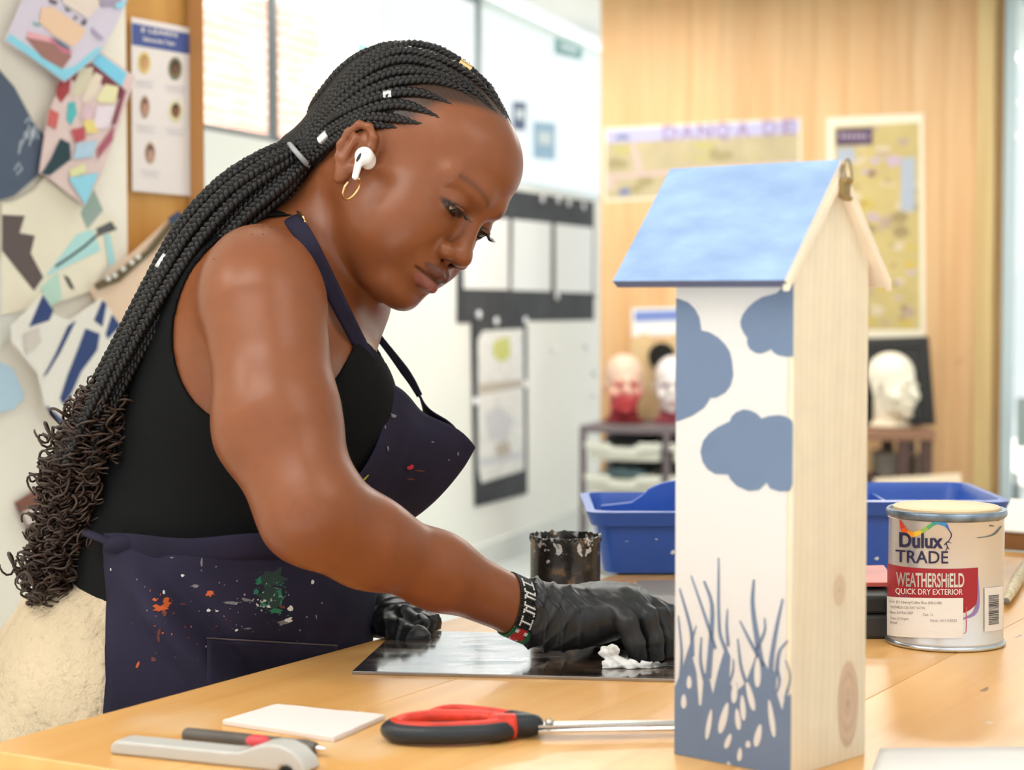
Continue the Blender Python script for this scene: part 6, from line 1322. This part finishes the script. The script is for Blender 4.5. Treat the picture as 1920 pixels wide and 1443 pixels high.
# ---- apron ---------------------------------------------------------------
ap = M('navy_apron_cloth', (.019, .016, .036), .82, noise=(12, .3), bump=(380, .2, .0006), spec=.25)
apron = empty('apron', P(420, 1100, 1.70), label='navy apron spattered with orange, green and white paint', parent=person)
cx = P(408, 1000, 1.86)
AF = Field(); AF.p = list(tor.p) + list(tr_.p)
zt, zb = P(400, 1008, 1.72)[2], P(400, 1500, 1.70)[2] - .16
def skirt(u, v):
    th = math.radians(-152 + 282 * u)                      # -152 back near side, 0 front, 130 far side
    z = zt + (zb - zt) * v; c = V3(cx[0] + .004 - .02 * v, 1.86, z); d = V3(math.cos(th), math.sin(th), 0)
    lo_, hi_ = .02, .30
    return c, d
NU, NV = 120, 90; us = np.linspace(0, 1, NU); vs_ = np.linspace(0, 1, NV); cc = np.array([[skirt(u, v)[0] for v in vs_] for u in us]).reshape(-1, 3); dd = np.array([[skirt(u, v)[1] for v in vs_] for u in us]).reshape(-1, 3)
def radial(c_, d_):
    ts = np.full(len(c_), .12)
    for it in range(60):
        e = AF(c_ + d_ * ts[:, None]); ts = np.clip(ts + np.clip(.009 - e, -.02, .02) * .8, .02, .26)
    return ts
ts = radial(cc, dd).reshape(NU, NV)
X_ = (cc.reshape(NU, NV, 3) + dd.reshape(NU, NV, 3) * ts[..., None])[..., 0]; u0s = []
for j in range(NV):
    xt = P(203 + 13 * min(1, j / 40), 1100, 1.74)[0]; i = int(np.argmax(X_[:60, j] > xt)); u0s.append(us[i])
u0s = np.convolve(np.pad(np.array(u0s), 6, mode='edge'), np.ones(13) / 13, 'valid')
UU = u0s[None, :] + (1 - u0s[None, :]) * us[:, None]
cc = np.array([[skirt(UU[i, j], vs_[j])[0] for j in range(NV)] for i in range(NU)]).reshape(-1, 3); dd = np.array([[skirt(UU[i, j], vs_[j])[1] for j in range(NV)] for i in range(NU)]).reshape(-1, 3)
ts = radial(cc, dd).reshape(NU, NV)
for j in range(1, NV): ts[:, j] = np.maximum(ts[:, j], ts[:, j - 1] - .0006)
for k in range(5): ts[1:-1] = (ts[:-2] + ts[1:-1] * 2 + ts[2:]) / 4
U_, V_ = np.meshgrid(us, vs_, indexing='ij')
fold = .009 * np.sin((U_ - .02) * 30 - V_ * 5.5) * np.clip(V_ * 3, 0, 1) * np.exp(-((U_ - .15) / .16) ** 2 * .8) + .003 * np.sin(U_ * 46 + V_ * 4) * V_ + .0025 * np.sin(V_ * 34 + U_ * 7) * np.exp(-V_ * 7)
ridge = .016 * np.exp(-((U_ - (.02 + .33 * V_)) / .022) ** 2) * np.clip(V_ * 6, 0, 1); ridge -= .012 * np.exp(-((U_ - (.055 + .34 * V_)) / .02) ** 2) * np.clip(V_ * 6, 0, 1)
ts = ts + fold + ridge
pos = cc.reshape(NU, NV, 3) + dd.reshape(NU, NV, 3) * ts[..., None]
# keep the cloth off the bench
def edge_x(Y): return C0[0] + (Y - C0[1]) * td[0] / td[1]
lim = edge_x(pos[..., 1]) - .006; near_bench = np.clip((TZ + .03 - pos[..., 2]) / .03, 0, 1); over = np.maximum(pos[..., 0] - lim, 0) * near_bench; pos[..., 0] -= over
ids = np.arange(NU * NV).reshape(NU, NV); q = np.stack([ids[:-1, :-1], ids[1:, :-1], ids[1:, 1:], ids[:-1, 1:]], -1).reshape(-1, 4)
sk = mk('apron_skirt', pos.reshape(-1, 3), q, ap, apron, smooth=True); s_ = sk.modifiers.new('t', 'SOLIDIFY'); s_.thickness = .0014
def on_skirt(px, py, lift=.0012):
    """nearest skirt vertex to the view ray, for paint flecks"""
    d = ray(px, py); d /= np.linalg.norm(d); X = pos.reshape(-1, 3) - CAMP; t = X @ d; e = np.linalg.norm(X - t[:, None] * d, axis=1) + (t > t.min() + .25) * .2; i = int(np.argmin(e + t * .02)); iu, iv = divmod(i, NV); iu = min(max(iu, 1), NU - 2); iv = min(max(iv, 1), NV - 2)
    a = pos[iu + 1, iv] - pos[iu - 1, iv]; b = pos[iu, iv + 1] - pos[iu, iv - 1]; n = nrm(np.cross(a, b)); n = n if n @ d < 0 else -n
    return PL(px, py, pos[iu, iv] + n * lift, n), n
def fleck(mb, px, py, rx, ry, rot, rg, ragged=.35, k=9):
    t0 = math.radians(rot); c, n = on_skirt(px, py); pts = []
    for j in range(k):
        a = j / k * 2 * math.pi; s = rg.uniform(1 - ragged, 1 + ragged); x, y = rx * s * math.cos(a), ry * s * math.sin(a)
        pts.append(PL(px + x * math.cos(t0) - y * math.sin(t0), py + x * math.sin(t0) + y * math.cos(t0), c, n))
    mb.prism(pts, n * .0003)
rg = np.random.default_rng(12)
fm = {'orange': M('fleck_orange', lin(190, 84, 30), .6), 'green': M('fleck_green', lin(28, 110, 82), .5), 'white': M('fleck_white', lin(212, 212, 206), .6), 'grey': M('fleck_grey', lin(120, 116, 120), .7), 'rust': M('fleck_rust', lin(104, 48, 34), .7), 'dkgreen': M('fleck_dark_green', lin(26, 52, 46), .6)}
fl = {k: MB() for k in fm}
for (k, x, y, rx, ry, ro) in [('orange', 300, 1140, 13, 7, -10), ('orange', 312, 1132, 7, 9, 20), ('orange', 290, 1124, 4, 3, 0), ('orange', 393, 1113, 9, 4.5, -8), ('orange', 258, 1246, 2.5, 6, 18), ('rust', 288, 1235, 5, 4, 0), ('rust', 308, 1148, 4, 8, 0), ('rust', 335, 1133, 16, 1.2, -6), ('rust', 298, 1190, 3, 14, 5), ('rust', 530, 1138, 5, 3, 0), ('white', 342, 1078, 3.5, 3, 0), ('white', 307, 1110, 2, 4, 0), ('white', 312, 1109, 1.6, 4, 0), ('grey', 368, 1098, 10, 2.5, -8), ('white', 391, 1144, 4, 3, 0), ('white', 407, 1145, 3, 1.5, 0), ('grey', 432, 1130, 16, 3, -4), ('grey', 462, 1124, 12, 3, 10), ('white', 441, 1131, 3, 2, 0), ('white', 444, 1181, 4, 1.8, -25), ('white', 462, 1241, 17, 4, -14), ('white', 482, 1236, 10, 2, -12), ('grey', 456, 1030, 4, 3, 30), ('grey', 378, 1054, 2, 8, 0), ('grey', 322, 1045, 5, 1.3, 0), ('white', 304, 1009, 1.4, 2, 0), ('white', 493, 1037, 1.4, 1.5, 0), ('white', 586, 1091, 2.5, 4, 0), ('white', 544, 1140, 5, 4.5, 0), ('white', 540, 1163, 8, 4, -20), ('grey', 530, 1168, 10, 4, -10), ('white', 507, 1136, 12, 3, 5), ('white', 500, 1112, 6, 5, 0), ('grey', 510, 1106, 16, 4, -20), ('green', 525, 1120, 4, 16, 0), ('green', 487, 1088, 9, 6, 0), ('green', 495, 1134, 6, 5, 0), ('green', 515, 1145, 12, 5, 10), ('green', 480, 1108, 5, 6, 0), ('dkgreen', 510, 1085, 28, 22, 0), ('dkgreen', 505, 1118, 22, 16, 0), ('grey', 420, 1255, 3, 2, 0), ('white', 386, 1212, 1.5, 2, 0), ('white', 421, 1211, 2, 1.5, 0), ('white', 208, 1067, 1.5, 2.5, 0), ('grey', 593, 1156, 1.5, 4, 0), ('grey', 465, 1178, 8, 1.2, -4)]:
    fleck(fl[k], x, y, rx, ry, ro, rg, .5 if rx > 6 else .3, 13 if rx > 6 else 8)
for k, (cx_, cy_, sx_, sy_, n_) in {'green': (505, 1112, 24, 26, 70), 'white': (505, 1120, 26, 18, 60), 'grey': (450, 1120, 130, 60, 40), 'orange': (310, 1150, 60, 40, 14), 'rust': (380, 1190, 140, 50, 30)}.items():
    for i in range(n_): fleck(fl[k], cx_ + rg.normal() * sx_ * .6, cy_ + rg.normal() * sy_ * .6, rg.uniform(.6, 2.0), rg.uniform(.6, 2.2), rg.uniform(0, 180), rg, .3, 6)
for k in fm: fl[k].mk('paint_flecks', fm[k], sk, kind='stuff', label=k.replace('dk', 'dark ') + ' paint flecks')
# waist band and side knot
def wb_path(j, dz=0):
    return [pos[i, j] + dd.reshape(NU, NV, 3)[i, j] * .003 + V3(0, 0, dz) for i in range(0, NU, 2)]
mw = MB(); n_ = NU // 2; pa = np.array([pos[i, 0] for i in range(0, NU, 2)]); da = np.array([dd.reshape(NU, NV, 3)[i, 0] for i in range(0, NU, 2)])
mw.grid(lambda u, v: (lambda i: pa[i] + da[i] * (.003 + .002 * math.sin(v * math.pi)) + V3(0, 0, .004 - .022 * v + .0015 * math.sin(i * .7)))(int(round(u * (len(pa) - 1)))), len(pa), 6); o = mw.mk('waist_band', ap, apron, smooth=True); s_ = o.modifiers.new('t', 'SOLIDIFY'); s_.thickness = .0016
kt = pos[2, 1] - V3(0, .004, 0); m_ = MB(); m_.sphere(kt + V3(.006, 0, .0), (.016, .008, .009), 14, 10); m_.tube(spline([kt + V3(.02, 0, -.002), kt, kt + V3(-.012, .006, .004), kt + V3(-.03, .03, .006)], 12), .006, 8, flat=.6); m_.tube(spline([kt, kt + V3(.004, -.003, -.03), kt + V3(.010, -.004, -.06)], 10), .004, 8, flat=.5); m_.mk('tie_knot', ap, apron, smooth=True)
# pocket
pk = [(388, 1196), (560, 1206), (640, 1212), (640, 1300), (395, 1320)]; m_ = MB()
m_.grid(lambda u, v: on_skirt(388 + (632 - 388) * u, 1196 + 14 * u + 100 * v, .0035 - .002 * v)[0], 26, 12); o = m_.mk('pocket', ap, apron, smooth=True); s_ = o.modifiers.new('t', 'SOLIDIFY'); s_.thickness = .0012
m_ = MB(); m_.tube([on_skirt(388 + (632 - 388) * t, 1196 + 14 * t, .0045)[0] for t in np.linspace(0, 1, 20)], .0007, 6); m_.mk('pocket_hem', M('hem_thread', (.09, .07, .07), .8), apron, smooth=True)
# bib: loft between near edge, centre fold and far edge
ne = spline([P(712, 714, 1.775), P(715, 765, 1.765), P(708, 825, 1.755), P(682, 880, 1.745), P(650, 918, 1.735), P(600, 985, 1.73), P(560, 1020, 1.73)], 40)
ce = spline([P(890, 839, 1.86), P(872, 872, 1.86), P(840, 912, 1.86), P(806, 946, 1.86), P(770, 974, 1.86), P(700, 1020, 1.86), P(650, 1050, 1.86)], 40)
fe = spline([P(784, 738, 1.955), P(790, 790, 1.96), P(770, 850, 1.965), P(730, 900, 1.965), P(690, 940, 1.965), P(650, 985, 1.965), P(610, 1020, 1.965)], 40)
q1 = spline([P(798, 766, 1.815), P(793, 806, 1.80), P(775, 860, 1.795), P(745, 905, 1.79), P(712, 950, 1.79), P(650, 1010, 1.79), P(600, 1040, 1.79)], 40)
q3 = spline([P(838, 796, 1.915), P(835, 836, 1.92), P(810, 880, 1.92), P(775, 920, 1.92), P(735, 960, 1.92), P(680, 1005, 1.92), P(640, 1040, 1.92)], 40)
cols = [np.stack([np.interp(np.linspace(0, 4, 41), np.arange(5), np.array([ne[j], q1[j], ce[j], q3[j], fe[j]])[:, k]) for k in range(3)], 1) * .6 + spline([ne[j], q1[j], ce[j], q3[j], fe[j]], 41) * .4 for j in range(40)]
def bibp(u, v):
    p = cols[int(round(v * 39))][int(round(u * 40))].copy(); p += V3(.002, 0, .002) * math.sin(u * 19 + v * 6) * (1 - .5 * v) + V3(-.004, -.001, 0) * math.exp(-((u - .28 + .1 * v) / .07) ** 2); return p
m_ = MB(); m_.grid(bibp, 41, 40); bib = m_.mk('apron_bib', ap, apron, smooth=True); s_ = bib.modifiers.new('t', 'SOLIDIFY'); s_.thickness = .0014
m_ = MB(); m_.tube([bibp(i / 40, 0) for i in range(41)], .0013, 6); m_.tube([bibp(0, i / 39) for i in range(40)], .0010, 6); m_.mk('bib_hem', ap, apron, smooth=True)
def on_bib(px, py):
    d = ray(px, py); d /= np.linalg.norm(d); Xs = np.array([bibp(i / 40, j / 39) for i in range(21) for j in range(40)]); X = Xs - CAMP; t = X @ d; i = int(np.argmin(np.linalg.norm(X - t[:, None] * d, axis=1))); iu, iv = divmod(i, 40); iu = min(max(iu, 1), 19); iv = min(max(iv, 1), 38)
    n = nrm(np.cross(bibp((iu + 1) / 40, iv / 39) - bibp((iu - 1) / 40, iv / 39), bibp(iu / 40, (iv + 1) / 39) - bibp(iu / 40, (iv - 1) / 39))); n = n if n @ d < 0 else -n; return Xs[i] + n * .0022, n
bfm = {'white': MB(), 'rust': MB(), 'red': MB(), 'yellow': MB()}
for (k, x, y, rx, ry, ro) in [('red', 770, 876, 6, 5, 0), ('white', 738, 779, 6, 3, 25), ('white', 722, 800, 1.5, 4, 0), ('white', 727, 840, 1.5, 5, 0), ('yellow', 684, 897, 5, 1.5, -50), ('yellow', 688, 893, 4, 1.2, -50), ('white', 811, 828, 3, 1.5, 20), ('white', 842, 862, 1.5, 1.5, 0), ('white', 859, 850, 1.5, 3, 10), ('rust', 788, 882, 9, 1.5, 5), ('rust', 770, 898, 8, 1.5, 5), ('white', 765, 965, 6, 1.5, -10), ('rust', 690, 910, 3, 5, 20)]:
    c, n = on_bib(x, y); pts = []
    for j in range(9):
        a = j / 9 * 6.283; s = rg.uniform(.6, 1.3); xx, yy3 = rx * s * math.cos(a), ry * s * math.sin(a); t0 = math.radians(ro); pts.append(PL(x + xx * math.cos(t0) - yy3 * math.sin(t0), y + xx * math.sin(t0) + yy3 * math.cos(t0), c, n))
    bfm[k].prism(pts, n * .0003)
for k, c in (('white', fm['grey']), ('rust', fm['rust']), ('red', M('fleck_red', lin(190, 30, 50), .5)), ('yellow', M('fleck_yellow', lin(190, 190, 50), .5))): bfm[k].mk('paint_flecks', c, bib, kind='stuff')
# straps
def ribbon(name, pts, w_, nrmls, mat=ap, th=.0016):
    c = spline(pts, 50); T_ = np.gradient(c, axis=0); T_ /= np.linalg.norm(T_, axis=1)[:, None]; N = spline(nrmls, 50); S = np.cross(T_, N); S /= np.linalg.norm(S, axis=1)[:, None]; w2 = np.interp(np.linspace(0, 1, 50), np.linspace(0, 1, len(w_)), w_)
    m_ = MB(); m_.grid(lambda u, v: (lambda i: c[i] + S[i] * w2[i] * (v - .5))(int(round(u * 49))), 50, 5); o = m_.mk(name, mat, apron, smooth=True); s_ = o.modifiers.new('t', 'SOLIDIFY'); s_.thickness = th; s_.offset = 0; return o
nv_ = [(0, -.8, .6), (0, -1, .2), (.2, -1, 0), (.3, -1, 0), (.3, -1, 0)]
ribbon('neck_strap', [P(556, 388, 1.87), P(545, 403, 1.800), P(573, 447, 1.745), P(606, 510, 1.74), P(640, 578, 1.75), P(680, 655, 1.77), P(714, 722, 1.775)], [.018, .019, .016, .016, .015, .013, .013], nv_)
ribbon('neck_strap', [P(640, 500, 1.93), P(665, 562, 1.95), P(700, 618, 1.955), P(740, 670, 1.955), P(770, 712, 1.955), P(787, 742, 1.955)], [.008, .0075, .007, .007, .009, .006], [(0, -1, 0)] * 3)
# necklace
m_ = MB(); m_.tube(spline([P(557, 396, 1.79), P(570, 412, 1.772), P(582, 440, 1.762), P(602, 486, 1.762), P(628, 530, 1.768), P(645, 560, 1.79)], 40), .0010, 6)
m_.tube(spline([P(560, 396, 1.785), P(568, 405, 1.77), P(573, 418, 1.765), P(576, 436, 1.757), P(572, 452, 1.757), P(577, 460, 1.757)], 30), .0009 + .0004 * np.sin(np.arange(30) * 1.5), 6); m_.mk('necklace', gold, person, smooth=True, label='fine gold chain lying over the apron strap')
